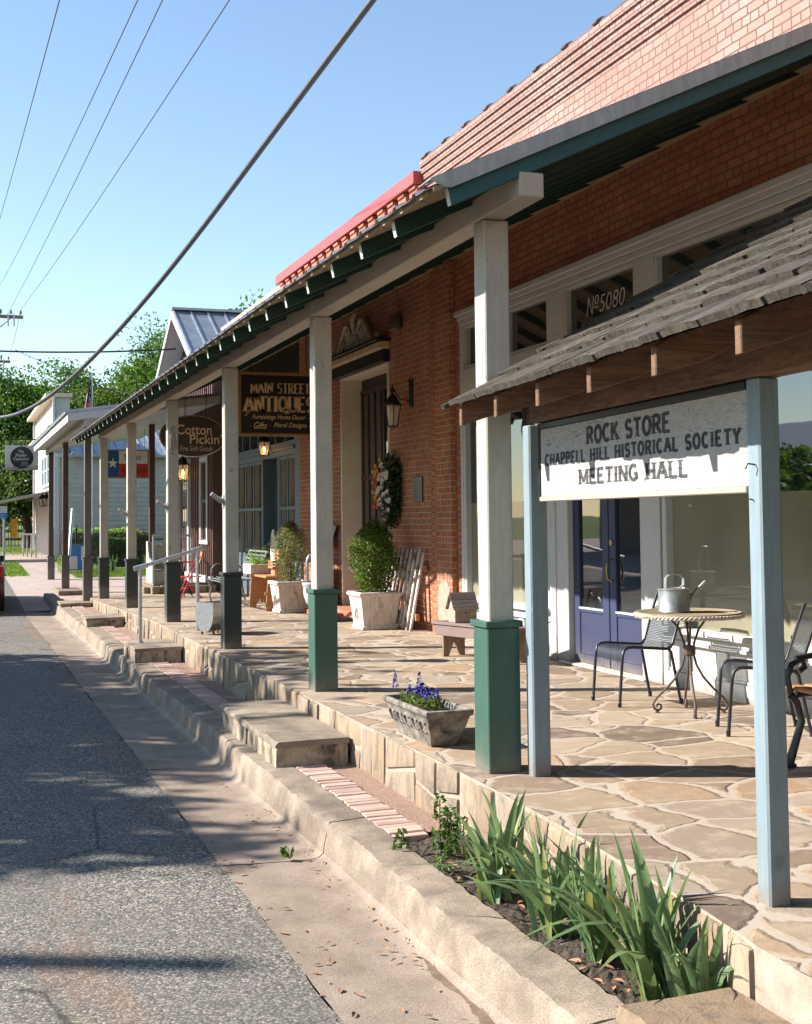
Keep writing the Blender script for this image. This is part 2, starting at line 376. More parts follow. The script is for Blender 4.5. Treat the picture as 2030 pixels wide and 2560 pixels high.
M['yellow'] = plain('yellow_banner', (.62,.36,.02), rough=.7, bump=0)
M['carpaint'] = plain('maroon_car_paint', (.085,.018,.016), (.07,.015,.013), rough=.25, bump=0, spec=.6)
M['tyre'] = plain('black_rubber', (.02,.02,.02), rough=.85, bump=.1)
M['tail'] = plain('red_tail_lamp', (.5,.02,.015), rough=.2, bump=0)
n = N('brass'); M['brass'] = n.fin((.35,.24,.10), .35, None, .8)
n = N('lit_bulb'); n.fin((1,.7,.35), .4); n.b.inputs['Emission Color'].default_value = (1,.52,.16,1); n.b.inputs['Emission Strength'].default_value = 9; M['bulb'] = n.m
n = N('lantern_glass'); n.fin((.8,.76,.66), .08); tr = n.n('BsdfTransparent'); ms = n.n('MixShader'); ms.inputs[0].default_value = .68
n.l(n.b.outputs[0], ms.inputs[1]); n.l(tr.outputs[0], ms.inputs[2]); n.l(ms.outputs[0], n.out.inputs[0]); M['lglass'] = n.m

# clapboard siding: real shadow line comes from lapped boards (geometry); this is only the paint
M['siding'] = plain('grey_siding_paint', (.45,.42,.37), (.38,.355,.315), rough=.65, scale=3, isl=.05, bump=.1)
M['siding_p'] = plain('pinkish_white_siding_paint', (.66,.55,.50), (.58,.48,.43), rough=.65, scale=3, isl=.05, bump=.1)
M['soffit'] = plain('pale_blue_soffit_paint', (.42,.50,.52), (.36,.43,.45), rough=.7, scale=2, bump=.05)
M['batten'] = paint('maroon_brown_board_paint', (.15,.075,.062), (.26,.17,.15), dirt=.3, amount=.72)

# asphalt
n = N('asphalt'); v = n.vor(84, None, out='Color'); vd = n.vor(84)
sp = n.n('SeparateColor'); n.l(v, sp.inputs[0])
cc = n.ramp(sp.outputs[0], [(0,(.11,.103,.093)), (.5,(.24,.22,.19)), (.82,(.40,.355,.295)), (1,(.58,.51,.42))])
cc = n.mix(n.ramp(vd, [(.30, 0), (.8, .8)]), cc, (.05,.048,.046))
big = n.noise(.8, None, 6, .6); cc = n.mix(n.ramp(big, [(.40, .45), (.62, 0)]), cc, (.14,.128,.115))
fc = n.vor(.9, n.co((1,.55,1)), 'DISTANCE_TO_EDGE'); fcn = n.math('ADD', fc, n.mr(n.noise(6, None, 5, .7), 0, 1, -.03, .03)); cc = n.mix(n.math('MULTIPLY', n.ramp(fcn, [(.0, .8), (.012, 0)]), n.ramp(n.noise(.35, None, 2), [(.5, 0), (.58, 1)])), cc, (.04,.038,.036))
stain = n.noise(.5, n.co((2.5,.35,1), (3,1,0)), 5, .65); cc = n.mix(n.ramp(stain, [(.60, 0), (.72, .5)]), cc, (.30,.17,.10))
h = n.math('SUBTRACT', n.noise(240, None, 2), vd)
M['asphalt'] = n.fin(cc, .95, n.bump(h, .4, .005), 0, .08)

def concrete(name, a, b, stain=(.22,.16,.12), isl=.06):
    n = N(name); f = n.noise(3.2, None, 8, .68); g = n.noise(150, None, 3, .7)
    cc = n.ramp(f, [(.36, b), (.62, a)])
    cc = n.mix(n.ramp(g, [(.36, .7), (.56, 0)]), cc, tuple(x*.5 for x in b))
    st = n.noise(1.6, n.co((1,.5,1), (4,2,0)), 6, .7)
    cc = n.mix(n.ramp(st, [(.52, 0), (.70, .6)]), cc, stain)
    cr = n.vor(1.1, n.co((1,1,1)), 'DISTANCE_TO_EDGE'); 
    cc = n.hsv(cc, v=n.mr(n.island(), 0, 1, 1-isl, 1+isl))
    return n.fin(cc, .92, n.bump(n.math('ADD', g, n.math('MULTIPLY', f, 2.0)), .6, .006), 0, .25)
M['gutter'] = concrete('stained_gutter_concrete', (.41,.32,.25), (.275,.213,.163), (.19,.135,.095))
M['kerb'] = concrete('aggregate_kerb_concrete', (.38,.298,.225), (.21,.165,.125), (.085,.07,.056))
M['apron'] = concrete('pinkish_concrete', (.50,.40,.34), (.40,.31,.26))

# flagstone paving
n = N('flagstone_paving')
wv = n.noise(2.6, None, 3, .5, out=1)
sb = n.n('VectorMath', operation='SUBTRACT'); n.l(wv, sb.inputs[0]); sb.inputs[1].default_value = (.5,.5,.5)
scl = n.n('VectorMath', operation='SCALE'); n.l(sb.outputs[0], scl.inputs[0]); scl.inputs['Scale'].default_value = .22
ad = n.n('VectorMath', operation='ADD'); n.l(n.co((1.0,1.12,0.0)), ad.inputs[0]); n.l(scl.outputs[0], ad.inputs[1])
vec = ad.outputs[0]
edge = n.vor(2.15, vec, 'DISTANCE_TO_EDGE', .95); vcol = n.vor(2.15, vec, 'F1', .95, out='Color')
sp = n.n('SeparateColor'); n.l(vcol, sp.inputs[0])
cc = n.ramp(sp.outputs[0], [(0,(.13,.095,.078)), (.12,(.29,.21,.14)), (.30,(.37,.295,.215)), (.48,(.26,.212,.165)), (.62,(.37,.24,.145)), (.78,(.335,.28,.218)), (.92,(.23,.16,.115)), (1,(.14,.105,.088))])
cc = n.hsv(cc, v=n.mr(sp.outputs[1], 0, 1, .85, 1.2))
gr = n.noise(4, n.co((1,3,1)), 8, .7, dist=.8); cc = n.mix(n.ramp(gr, [(.35,.5), (.6,0)]), cc, (.26,.18,.12))
gr2 = n.noise(6, n.co((1,1,1),(9,3,0)), 7, .7); cc = n.mix(n.ramp(gr2, [(.5,0), (.72,.55)]), cc, (.52,.42,.31))
fine = n.noise(140, None, 3, .7)
ev = n.math('ADD', edge, n.mr(n.noise(11, None, 6, .65), 0, 1, -.04, .04))
mort = n.ramp(ev, [(.026, 1), (.040, 0)])
mc = n.mix(n.ramp(fine, [(.35,.5), (.6,0)]), (.45,.375,.30), (.33,.27,.21))
cc = n.mix(mort, cc, mc)
crack = n.ramp(ev, [(.036, 0), (.042, .55), (.050, 0)]); cc = n.mix(n.math('MULTIPLY', crack, n.ramp(gr2, [(.48, 0), (.55, 1)])), cc, (.08,.06,.05))
hh = n.math('ADD', n.ramp(ev, [(.035, 0), (.07, 1)]), n.math('ADD', n.math('MULTIPLY', gr, .8), n.math('MULTIPLY', fine, .25)))
M['flag'] = n.fin(cc, .88, n.bump(hh, .55, .012), 0, .25)

# stone edging blocks (island colour) with drip stains
def blockstone(name, stops, stain, lo=.46, hi=.66):
    n = N(name); cc = n.ramp(n.island(), stops)
    f = n.noise(7, n.co((1,1,.5)), 7, .68, dist=.6); cc = n.mix(n.ramp(f, [(.36,.55), (.62,0)]), cc, (.27,.20,.14))
    dr = n.noise(2.2, n.co((3.6,3.6,1.5)), 8, .72, dist=.5); cc = n.mix(n.ramp(dr, [(lo,0), (hi,.85)]), cc, stain)
    f3 = n.noise(90, None, 4, .7)
    return n.fin(cc, .92, n.bump(n.math('ADD', f, n.math('MULTIPLY', f3, .4)), .8, .014), 0, .25)
STOPS = [(0,(.24,.165,.105)), (.2,(.34,.255,.17)), (.4,(.27,.215,.165)), (.6,(.37,.29,.20)), (.8,(.22,.175,.135)), (1,(.31,.205,.125))]
M['edge'] = blockstone('edging_stone', STOPS, (.10,.08,.062), .48, .68)
M['slab'] = concrete('worn_step_slab', (.37,.30,.225), (.22,.175,.13), (.09,.075,.06))
M['step'] = blockstone('stained_step_stone', [(0,(.40,.33,.24)), (1,(.46,.36,.26))], (.05,.042,.034), .44, .60)
M['mortar'] = plain('pale_mortar', (.40,.335,.265), (.27,.22,.17), rough=.95, scale=12, bump=.6, bscale=90)

# plywood sign face: white paint with grain showing through
n = N('weathered_white_plywood')
v = n.co((1,.9,5.5)); g = n.noise(3.1, v, 3, .5, dist=1.6)
w = n.n('Math', operation='FRACT'); n.l(n.math('MULTIPLY', g, 11.0), w.inputs[0])
ln = n.ramp(w.outputs[0], [(.0,.9), (.22,0), (.84,0), (1,.9)])
pt = n.noise(2.0, None, 5, .6); ln2 = n.math('MULTIPLY', ln, n.ramp(pt, [(.34, .35), (.56, 1)]))
cc = n.mix(ln2, (.42,.405,.385), (.15,.14,.13))
cc = n.mix(n.ramp(n.noise(5, None, 6, .7), [(.64,0), (.70,.7)]), cc, (.36,.29,.23))
M['plywood'] = n.fin(cc, .8, n.bump(ln, .25, .002), 0, .3)

# perforated sheet steel
n = N('perforated_steel')
sc_ = n.co((95,95,95)); fr = n.n('VectorMath', operation='FRACTION'); n.l(sc_, fr.inputs[0])
sb = n.n('VectorMath', operation='SUBTRACT'); n.l(fr.outputs[0], sb.inputs[0]); sb.inputs[1].default_value = (.5,.5,.5)
sx = n.n('SeparateXYZ'); n.l(sb.outputs[0], sx.inputs[0])
uvn = n.n('TexCoord').outputs['UV']
us = n.n('VectorMath', operation='MULTIPLY'); n.l(uvn, us.inputs[0]); us.inputs[1].default_value = (80,80,0)
brk = n.n('SeparateXYZ'); n.l(us.outputs[0], brk.inputs[0])
row = n.math('FLOOR', brk.outputs[1]); sh = n.math('MULTIPLY', n.math('MODULO', row, 2.0), .5)
fx = n.math('SUBTRACT', n.math('FRACT', n.math('ADD', brk.outputs[0], sh)), .5); fy = n.math('SUBTRACT', n.math('FRACT', brk.outputs[1]), .5)
rr = n.math('ADD', n.math('MULTIPLY', fx, fx), n.math('MULTIPLY', fy, fy))
hole = n.math('LESS_THAN', rr, .055)
n.fin((.022,.026,.032), .4, None, 0, .5)
tr = n.n('BsdfTransparent'); ms = n.n('MixShader'); n.l(hole, ms.inputs[0]); n.l(n.b.outputs[0], ms.inputs[1]); n.l(tr.outputs[0], ms.inputs[2]); n.l(ms.outputs[0], n.out.inputs[0])
M['perf'] = n.m

# window blind behind clean glass (one sheet, coated)
n = N('tan_window_blind')
bl = n.noise(.8, None, 3); cc = n.ramp(bl, [(.35,(.19,.175,.115)), (.65,(.27,.25,.17))])
n.fin(cc, .9, None, 0, .1); n.b.inputs['Coat Weight'].default_value = 1.0; n.b.inputs['Coat Roughness'].default_value = .02; n.b.inputs['Coat IOR'].default_value = 1.8
M['blind'] = n.m

# grass
n = N('grass_ground'); f = n.noise(.6, None, 6, .6); g = n.noise(40, None, 4, .7)
cc = n.ramp(f, [(.35,(.085,.13,.028)), (.65,(.16,.21,.05))]); cc = n.mix(n.ramp(g, [(.35,.6), (.6,0)]), cc, (.05,.075,.02))
M['grass'] = n.fin(cc, .95, n.bump(g, .8, .03), 0, .2)
M['grassblade'] = leaf('grass_blade', [(0,(.10,.17,.03)), (.5,(.17,.26,.04)), (1,(.27,.33,.08))], .35)
# ================================================================ ground
def gz(y):
    if y < 26: return -.5
    if y < 46: return -.5+.025*(y-26)
    return min(.5, .0+.012*(y-46))
def fl(y):
    if y < 18: return 0.0
    return -.17*min(1, (y-18)/8.0)
def sheet(name, mat, xs, ys, zf, kind='structure'):
    b = MB(); nx = len(xs)
    for y in ys:
        for x in xs: b.v.append((x, y, zf(x, y)))
    for j in range(len(ys)-1):
        for i in range(nx-1):
            b.f.append((j*nx+i, j*nx+i+1, (j+1)*nx+i+1, (j+1)*nx+i)); b.mi.append(0)
    return struct(b.build(name, mat), kind)
YS = [-400,-60,-20,0,10,20,26,30,34,38,42,46,50,56,64,72,80,88,120,300,900]
sheet('ground', M['grass'], [-900,-200,-60,-20,-8,-4,0,1.2,1.9,3,6,12,40,200,900], YS, lambda x, y: gz(y)-.03-(.06 if y < 27.5 or x < 1.5 else 0))
rb = MB(); rys = [-30,-10,0,1]+[2+.07*i for i in range(400)]+[31,34,38,42,46,60,88,140]; random.seed(31); e_ = 0
for y in rys:
    e_ = .8*e_+random.uniform(-.006,.006)
    for x in (-7.5,-3,0,1.2,1.408+e_+.008*sin(y*2.1)): rb.v.append((x, y, gz(y)+(.004 if x > 1.3 else (.018 if x < .1 else .010))-.008))
for j in range(len(rys)-1):
    for i in range(4): rb.f.append((j*5+i, j*5+i+1, j*5+i+6, j*5+i+5)); rb.mi.append(0)
struct(rb.build('road', M['asphalt'])); random.seed(7)
# gutter and kerb: cast segment by segment, open joints between
JY = [-2.0,.9,3.85,6.9,9.75,12.7,15.7,18.7,21.7,24.7,27.4,30.2]
gp = [(1.40,-.497),(1.65,-.507),(1.86,-.515),(1.94,-.512),(1.965,-.503),(1.985,-.485)]
kp = [(1.986,-.486),(1.994,-.44),(2.004,-.385),(2.014,-.336),(2.032,-.318),(2.10,-.313),(2.17,-.309),(2.235,-.306),(2.235,-.60),(1.986,-.60)]
g = MB(); k = MB()
for a, b in zip(JY[:-1], JY[1:]):
    a += .006; b -= .006; n_ = max(4, int((b-a)/.05)); w = lambda y: .004*sin(y*1.3)+.003*sin(y*3.1+1)-.05*max(0, (y-20)/10)
    for P, mb, closed in ((gp, g, False), (kp, k, True)):
        base = len(mb.v); m_ = len(P)
        for i in range(n_+1):
            y = lerp(a, b, i/n_)
            for q, (x, z) in enumerate(P):
                j = (.010 if (q in (3,4) or q == 7) else .006) if mb is k and z > -.5 else .003
                mb.v.append((x+w(y)*(1 if x > 1.9 else .7)+random.uniform(-j, j)*.6, y, z+random.uniform(-j, j)*.5+(gz(y)+.5)*.6))
        for i in range(n_):
            for q in range(m_ if closed else m_-1):
                mb.f.append((base+i*m_+q, base+i*m_+(q+1) % m_, base+(i+1)*m_+(q+1) % m_, base+(i+1)*m_+q)); mb.mi.append(0)
        if closed:
            mb.f.append(tuple(base+q for q in range(m_))); mb.mi.append(0)
            mb.f.append(tuple(base+n_*m_+q for q in range(m_))[::-1]); mb.mi.append(0)
struct(g.build('gutter', M['gutter'], smooth=25)); struct(k.build('kerb', M['kerb'], smooth=33))
b = MB(); b.box(1.38,2.24,-3,30,-.66,-.53); struct(b.build('gutter_bed', M['soil']))
# brick strip, gravel strip, garden bed
b = MB(); y = 6.42
while y < 27:
    t = random.uniform(.062,.070)
    b.box(2.245+random.uniform(-.006,.006), 2.455+random.uniform(-.008,.008), y, y+t-.007, -.40, -.306+random.uniform(-.005,.005)); y += t
struct(b.build('brick_path', M['pathbrick'], bevel=.004))
sheet('gravel_strip', M['gravel'], [2.23,2.35,2.5,2.62,2.8], [i*.5 for i in range(13,56)], lambda x, y: -.325+random.uniform(-.008,.010))
sheet('garden_soil', M['soil'], [2.2+.02*i for i in range(25)], [3.4+.025*i for i in range(126)], lambda x, y: -.335+.012*sin(x*23+y*9)*sin(y*17)+random.uniform(-.006,.007))
# wet silt lying in the gutter
random.seed(66); sb = MB(); n_ = 60
for i in range(n_+1):
    y = 2.2+i*3.0/n_; w_ = .022+.03*max(0, (4.0-y)/1.6)+.012*sin(y*9)+random.uniform(-.006,.006)
    if i > n_-6: w_ *= (n_-i)/6
    sb.v += [(1.945-w_*1.6, y, -.5105), (1.952, y, -.5088), (1.953+w_*.25, y, -.5065)]
for i in range(n_):
    for q in (0, 1): sb.f.append((i*3+q, i*3+q+1, i*3+q+4, i*3+q+3)); sb.mi.append(0)
pts = [(1.60,4.55),(1.66,4.62),(1.78,4.66),(1.88,4.68),(1.955,4.70),(1.955,4.60),(1.87,4.58),(1.76,4.54),(1.66,4.50)]
struct(sb.build('wet_silt', M['silt'])); random.seed(7)
# flagstone terrace
EDGE = [(2.655,27.3),(2.655,20),(2.66,12),(2.665,6.4),(2.64,5.4),(2.53,3.75),(2.475,3.45),(2.48,2.2),(2.48,-3)]
def ex(y):
    for (x1, y1), (x0, y0) in zip(EDGE[:-1], EDGE[1:]):
        if y0 <= y <= y1: return lerp(x0, x1, (y-y0)/(y1-y0))
    return 2.655 if y > 20 else 2.48
ys = [-3+.3*i for i in range(102)]; b = MB(); NX = 12
for y in ys:
    for i in range(NX+1): b.v.append((lerp(ex(y), 6.4, i/NX), y, fl(y)+(0 if i == 0 else random.uniform(-.004,.004))))
for j in range(len(ys)-1):
    for i in range(NX):
        q = j*(NX+1)+i; b.f.append((q, q+1, q+NX+2, q+NX+1)); b.mi.append(0)
struct(b.build('pavement', M['flag']))
sheet('path', M['apron'], [1.4,1.9,2.6,3.4,4.4,5.6], [27.3,28,30,32,34,36,38.6], lambda x, y: gz(y)+.012-(.02*max(0,2.2-x)))
sheet('side_path', M['apron'], [2.1,2.7,3.3], [38.6,42,46], lambda x, y: gz(y)+.010)

# stone edging of the terrace: one dry wall, stones and mortar
rw = thing('retaining_wall', 'low edging wall of upright tan stones along the front of the flagstone terrace', 'stone wall', (2.66,12,-.35))
b = MB(); y = 27.2; mo = MB()
while y > -2.6:
    L = random.choice((random.uniform(.20,.36),random.uniform(.32,.66))); y2 = y-L
    if not (2.9 < y2 < 3.45):
        xa, xb = ex(y), ex(y2); zt = fl((y+y2)/2)-.004; j = lambda s: random.uniform(-s, s)
        xo = -.012+j(.010)
        v = [(xa+xo+j(.008), y-.016+j(.022), -.42), (xb+xo+j(.008), y2+.016+j(.022), -.42), (xb+.11, y2+.01, -.42), (xa+.11, y-.01, -.42),
             (xa+xo+.014+j(.008), y-.018+j(.03), zt-.016+j(.012)), (xb+xo+.014+j(.008), y2+.018+j(.03), zt-.016+j(.012)), (xb+.11, y2+.01, zt-.004), (xa+.11, y-.01, zt-.004)]
        F8 = [(3,2,1,0),(4,5,6,7),(0,1,5,4),(1,2,6,5),(2,3,7,6),(3,0,4,7)]
        if random.random() < .38:         # two smaller stones one above the other
            fa, fb = random.uniform(.3,.7), random.uniform(.3,.7); V = [Vector(q) for q in v]
            lo = V[:4]+[V[0].lerp(V[4],fa),V[1].lerp(V[5],fb),V[2].lerp(V[6],fb),V[3].lerp(V[7],fa)]
            hi = [V[0].lerp(V[4],fa+.07),V[1].lerp(V[5],fb+.07),V[2].lerp(V[6],fb+.07),V[3].lerp(V[7],fa+.07)]+V[4:]
            b.add(lo, F8); b.add(hi, F8)
        else: b.add(v, F8)
    mo.add([(ex(y)+.004,y,-.45),(ex(y2)+.004,y2,-.45),(ex(y2)+.12,y2,-.45),(ex(y)+.12,y,-.45),
            (ex(y)+.012,y,fl(y)-.008),(ex(y2)+.012,y2,fl(y2)-.008),(ex(y2)+.12,y2,fl(y2)-.006),(ex(y)+.12,y,fl(y)-.006)],
           [(3,2,1,0),(4,5,6,7),(0,1,5,4),(1,2,6,5),(2,3,7,6),(3,0,4,7)])
    y = y2
b.build('stone', M['edge'], rw, bevel=.018, seg=2, smooth=50); mo.build('mortar', M['mortar'], rw)

def step(label, x0, x1, y0, y1, z0, z1, n=3, mat='step'):
    """block step of roughly hewn stones with a slab on top"""
    t = thing('stone_step', label, 'step', ((x0+x1)/2,(y0+y1)/2,z0), 'stone steps up to the terrace')
    b = MB()
    def rough(xa, xb, ya, yb, za, zb, nn=5):
        # subdivided box with broken edges
        L = yb-ya; k = max(2, int(L/.12))
        for i in range(k+1):
            y = lerp(ya, yb, i/k); j = lambda s=.008: random.uniform(-s, s)
            b.v += [(xa+j(), y, za), (xb+j(.004), y, za), (xb+j(.004), y, zb+j(.004)), (lerp(xa,xb,.5), y, zb+j(.005)), (xa+.012+j(), y, zb-.003+j()), (xa+j(.006), y, zb-.02+j())]
        q = len(b.v)-6*(k+1)
        for i in range(k):
            for m in range(6): b.f.append((q+i*6+m, q+i*6+(m+1) % 6, q+(i+1)*6+(m+1) % 6, q+(i+1)*6+m)); b.mi.append(0)
        b.f.append(tuple(q+m for m in range(6))[::-1]); b.f.append(tuple(q+k*6+m for m in range(6))); b.mi += [0, 0]
    zc = z1-.045
    ya = y0
    for i in range(n):
        yb = lerp(y0, y1, (i+1)/n)
        rough(x0+.015+random.uniform(-.01,.01), x1-.01, ya+.006, yb-.006, z0-.05, zc); ya = yb
    b.build('riser_stone', M[mat], t, smooth=45)
    b = MB(); 
    k_ = 2 if n > 2 else 1
    ya = y0-.012
    for i in range(k_):
        yb = lerp(y0, y1, (i+1)/k_)+(.0 if i < k_-1 else .01); rough(x0-.004, x1, ya, yb-.004, zc+.001, z1); ya = yb+.004
    b.build('tread_slab', M['slab'] if mat == 'step' else M[mat], t, smooth=45)
step('longest stone step, nearest whole one, dark stained, in front of the second white post', 2.11, 2.645, 8.5, 10.45, -.31, -.13, 6)
step('stained stone step carrying the foot of the galvanised handrail', 2.06, 2.64, 15.35, 16.5, -.31, -.13, 3)
step('small stone step beyond the handrail step, before the grey post', 2.03, 2.64, 20.9, 21.75, -.35, -.165, 2)
step('farthest small pale stone step beside the brown posts', 2.02, 2.63, 26.0, 26.9, -.38, -.24, 2, 'edge')
step('flat tan stone step at the near end of the iris bed', 2.03, 2.465, 1.3, 3.62, -.30, -.17, 1, 'edge')

# ================================================================ near brick building (rock store)
FX = 5.6
ba = thing('brick_building', 'near pink brick store with white shopfront and violet blue double doors', 'building', (FX, 6, 0))
def bwall(b, y0, y1, z0, z1, x0=FX, x1=FX+.35): b.box(x0, x1, y0, y1, z0, z1)
b = MB(); bwall(b, -4, 13.42, 3.825, 4.69); bwall(b, 13.42, 14.46, 0, 4.69); 
b.build('wall', M['brick_s'], ba)
b = MB(); b.box(5.53, 5.598, 13.62, 14.12, .22, 4.60); b.build('brick_pilaster', M['brick_b'], ba)
b = MB(); random.seed(14); rim = []
for i in range(26):
    a = 2*pi*i/26; rim.append((13.86+.27*cos(a)*random.uniform(.7,1.05), .36+.34*sin(a)*random.uniform(.75,1.1)))
b.px(rim, 5.518, 5.597); b.build('mortar_patch', M['mortar'], ba, bevel=.008, jitter=.004); random.seed(7)
b = MB()
bwall(b, -4, 14.46, 4.692, 5.52)
for i, z in enumerate((5.522, 5.597, 5.672, 5.747, 5.822)): b.box(FX-.022*(i+1), FX+.35, -4, 14.46, z, z+.0735)
b.box(FX-.085, FX+.35, -4, 14.46, 5.897, 5.925); b.build('parapet', M['brick_a'], ba)
b = MB(); y = -3.9
while y < 14.4:
    L = min(.63, 14.44-y)
    pts = lambda r, ya, yb: [[(FX+.13+r*cos(pi*i/8)*1.55, yy, 5.925+r*sin(pi*i/8)*.62) for i in range(9)] for yy in (ya, yb)]
    for r, ya, yb in ((.135, y, y+L-.10), (.158, y+L-.10, y+L-.004)):
        p = pts(r, ya, yb); b.add(p[0]+p[1], [(i, i+1, i+10, i+9) for i in range(8)]+[tuple(range(9))[::-1], tuple(range(9,18)), (0, 9, 17, 8)])
    y += .63
b.build('coping_tile', M['tile_coping'], ba, bevel=.008, smooth=40)
b = MB(); b.box(FX+.35, FX+9, -4, 14.4, -.5, 5.7); b.build('side_wall', M['brick_a'], ba)
# shopfront timber
WX = FX-.03
b = MB()
b.box(WX-.03, FX+.2, -4, 13.42, 3.72, 3.82); b.box(WX-.06, WX-.031, -4, 13.44, 3.765, 3.825); b.box(WX-.012, FX+.2, -4, 13.42, 3.655, 3.718)
b.build('shopfront_cornice', M['white_h'], ba, bevel=.006)
posts_y = [(13.30,13.42),(12.20,12.62),(11.14-.36,11.13),(9.13,9.43),(6.9,7.04),(4.8,4.94)]
b = MB()
b.box(WX, FX+.2, -4, 13.42, 2.86, 3.14)                       # band below transoms
prev = 13.30
for a, c in ((13.30,13.42),(12.14,12.66),(10.78,11.14),(9.12,9.44),(6.75,7.07),(4.3,4.62)): b.box(WX+.002, FX+.2, a, c, 3.142, 3.653)
b.build('transom_frame', M['white_h'], ba, bevel=.006)
tw = [(12.66,13.30),(11.14,12.14),(9.44,10.78),(7.07,9.12),(4.62,6.75)]
for i, (a, c) in enumerate(tw):
    b = MB(); e = .035
    for q in ((a,a+e,3.144,3.651),(c-e,c,3.144,3.651),(a+e,c-e,3.144,3.144+e),(a+e,c-e,3.651-e,3.651)): b.box(WX+.02, FX+.1, *q)
    fr = b.build('transom_window', M['white_h'], ba, bevel=.004)
    b = MB(); b.box(FX+.05, FX+.06, a+e, c-e, 3.144+e, 3.651-e); b.build('pane', M['glass_t'], fr)
# windows: left of the doors and right of them
def shopwin(y0, y1, z0=.50, z1=2.86, zb=1.58):
    b = MB(); e = .06
    for q in ((y0,y0+e,z0,z1),(y1-e,y1,z0,z1),(y0+e,y1-e,z1-e,z1)): b.box(WX+.008, FX+.14, *q)
    b.box(WX-.045, FX+.14, y0-.02, y1+.02, z0-.05, z0-.001)
    fr = b.build('shop_window', M['white'], ba, bevel=.006)
    b = MB(); b.box(FX+.05, FX+.06, y0+e, y1-e, zb, z1-e); b.build('pane', M['glass'], fr)
    b = MB(); b.box(FX+.049, FX+.06, y0+e, y1-e, z0, zb); b.build('blind', M['blind'], fr)
    return fr
shopwin(11.16, 12.56); shopwin(3.2, 9.06); shopwin(12.62, 13.36, .5)
b = MB(); b.box(WX, FX+.2, 12.562, 12.618, .0, 2.859)
b.box(WX-.004, FX+.2, 11.02, 11.14, 0, 2.859); b.box(WX+.012, FX+.2, 10.78, 11.018, 0, 2.859)   # left jamb
b.box(WX-.002, FX+.2, 9.08, 9.40, 0, 2.859); b.box(WX, FX+.2, 13.362, 13.42, 0, 2.859)
b.build('door_surround', M['white'], ba, bevel=.006)
# panelled bulkheads
def bulk(y0, y1):
    b = MB(); b.box(WX+.035, FX+.2, y0, y1, 0, .449)
    b.box(WX+.005, WX+.034, y0, y1, .395, .449); b.box(WX-.012, WX+.034, y0, y1, .365, .393)
    b.box(WX+.01, WX+.034, y0, y1, .0, .13); 
    n_ = max(1, round((y1-y0)/.9)); w = (y1-y0)/n_
    for i in range(n_+1):
        yy = y0+w*i; b.box(WX+.012, WX+.034, max(y0, yy-.07), min(y1, yy+.07), .132, .363)
    for i in range(n_):
        ya, yb = y0+w*i+.07, y0+w*(i+1)-.07
        b.box(WX+.022, WX+.034, ya+.001, yb-.001, .133, .155); b.box(WX+.022, WX+.034, ya+.001, yb-.001, .34, .362)
    b.build('panelled_base', M['white'], ba, bevel=.004)
bulk(11.142, 12.56); bulk(3.2, 9.078); bulk(12.62, 13.36)
# violet blue doors
DX = FX+.04
for (y0, y1, hs) in ((9.405, 10.07, 0), (10.09, 10.775, 1)):
    b = MB(); s = .115
    for q in ((y0,y0+s,.02,2.85),(y1-s,y1,.02,2.85),(y0+s,y1-s,2.70,2.85),(y0+s,y1-s,.02,.10)): b.box(DX, DX+.05, *q)
    b.box(DX+.012, DX+.05, y0+s, y1-s, .10, .50); b.box(DX+.002, DX+.05, y0+s, y1-s, .50, .54)
    d = b.build('door', M['door_blue'], ba, bevel=.004)
    b = MB(); b.box(DX+.025, DX+.035, y0+s, y1-s, .54, 2.70); b.build('pane', M['glass'], d)
    b = MB(); b.box(DX-.004, DX+.03, y0+s-.01, y1-s+.01, .532, .548); b.build('glazing_sill', M['white'], d)
    if hs == 0:
        b = MB(); b.tube([(DX-.005,10.02,1.02),(DX-.05,10.02,1.0),(DX-.06,10.02,.92),(DX-.05,10.02,.84),(DX-.005,10.02,.82)], .009, 6); b.build('handle', M['brass'], d, smooth=60)
        b = MB(); b.tube([(DX-.012,10.02,1.17),(DX,10.02,1.17)], .030, 14); b.build('lock', M['brass'], d, smooth=40)
b = MB(); b.box(FX-.08, FX+.1, 9.3, 10.9, .002, .018); b.build('threshold', M['stonepot'], ba, bevel=.004)
b = MB(); b.box(FX+.2, FX+.22, -4, 13.4, 0, 3.7); b.build('backing', M['black'], ba)

# ================================================================ middle brick building
bb = thing('brick_building', 'middle red brick building with red metal coping and a tall recessed dark door', 'building', (FX, 17.4, 0))
b = MB(); bwall(b, 14.464, 16.0, 0, 4.69); bwall(b, 16.0, 18.2, 3.58, 4.69); bwall(b, 18.2, 20.72, -.2, 4.69)
b.build('wall', M['brick_b'], bb)
b = MB(); bwall(b, 14.464, 21.55, 4.692, 5.26, FX, FX+.35); b.box(FX-.02, FX+.35, 14.464, 21.55, 5.262, 5.34)
b.build('parapet', M['brick_a'], bb)
b = MB(); y = 14.5
while y < 21.45:                       # dentil corbels
    b.box(FX-.06, FX, y, y+.16, 5.342, 5.40); b.box(FX-.12, FX, y+.03, y+.17, 5.402, 5.49); b.box(FX-.15, FX, y-.05, y+.23, 5.492, 5.56); b.box(FX-.17, FX, y-.02, y+.20, 5.562, 5.615); y += .42
b.box(FX, FX+.35, 14.464, 21.55, 5.342, 5.62); b.build('dentil_brick', M['brick_d'], bb, bevel=.005)
b = MB()
for a, c in ((14.47,17.9),(17.9,21.62)): b.box(FX-.19, FX+.45, a+.004, c, 5.622, 5.79); b.box(FX-.20, FX-.191, a+.004, c, 5.618, 5.635)
b.build('metal_coping', M['red_coping'], bb, bevel=.008)
b = MB(); b.box(FX+.35, FX+9, 14.5, 21.5, -.5, 5.4); b.build('side_wall', M['brick_a'], bb)
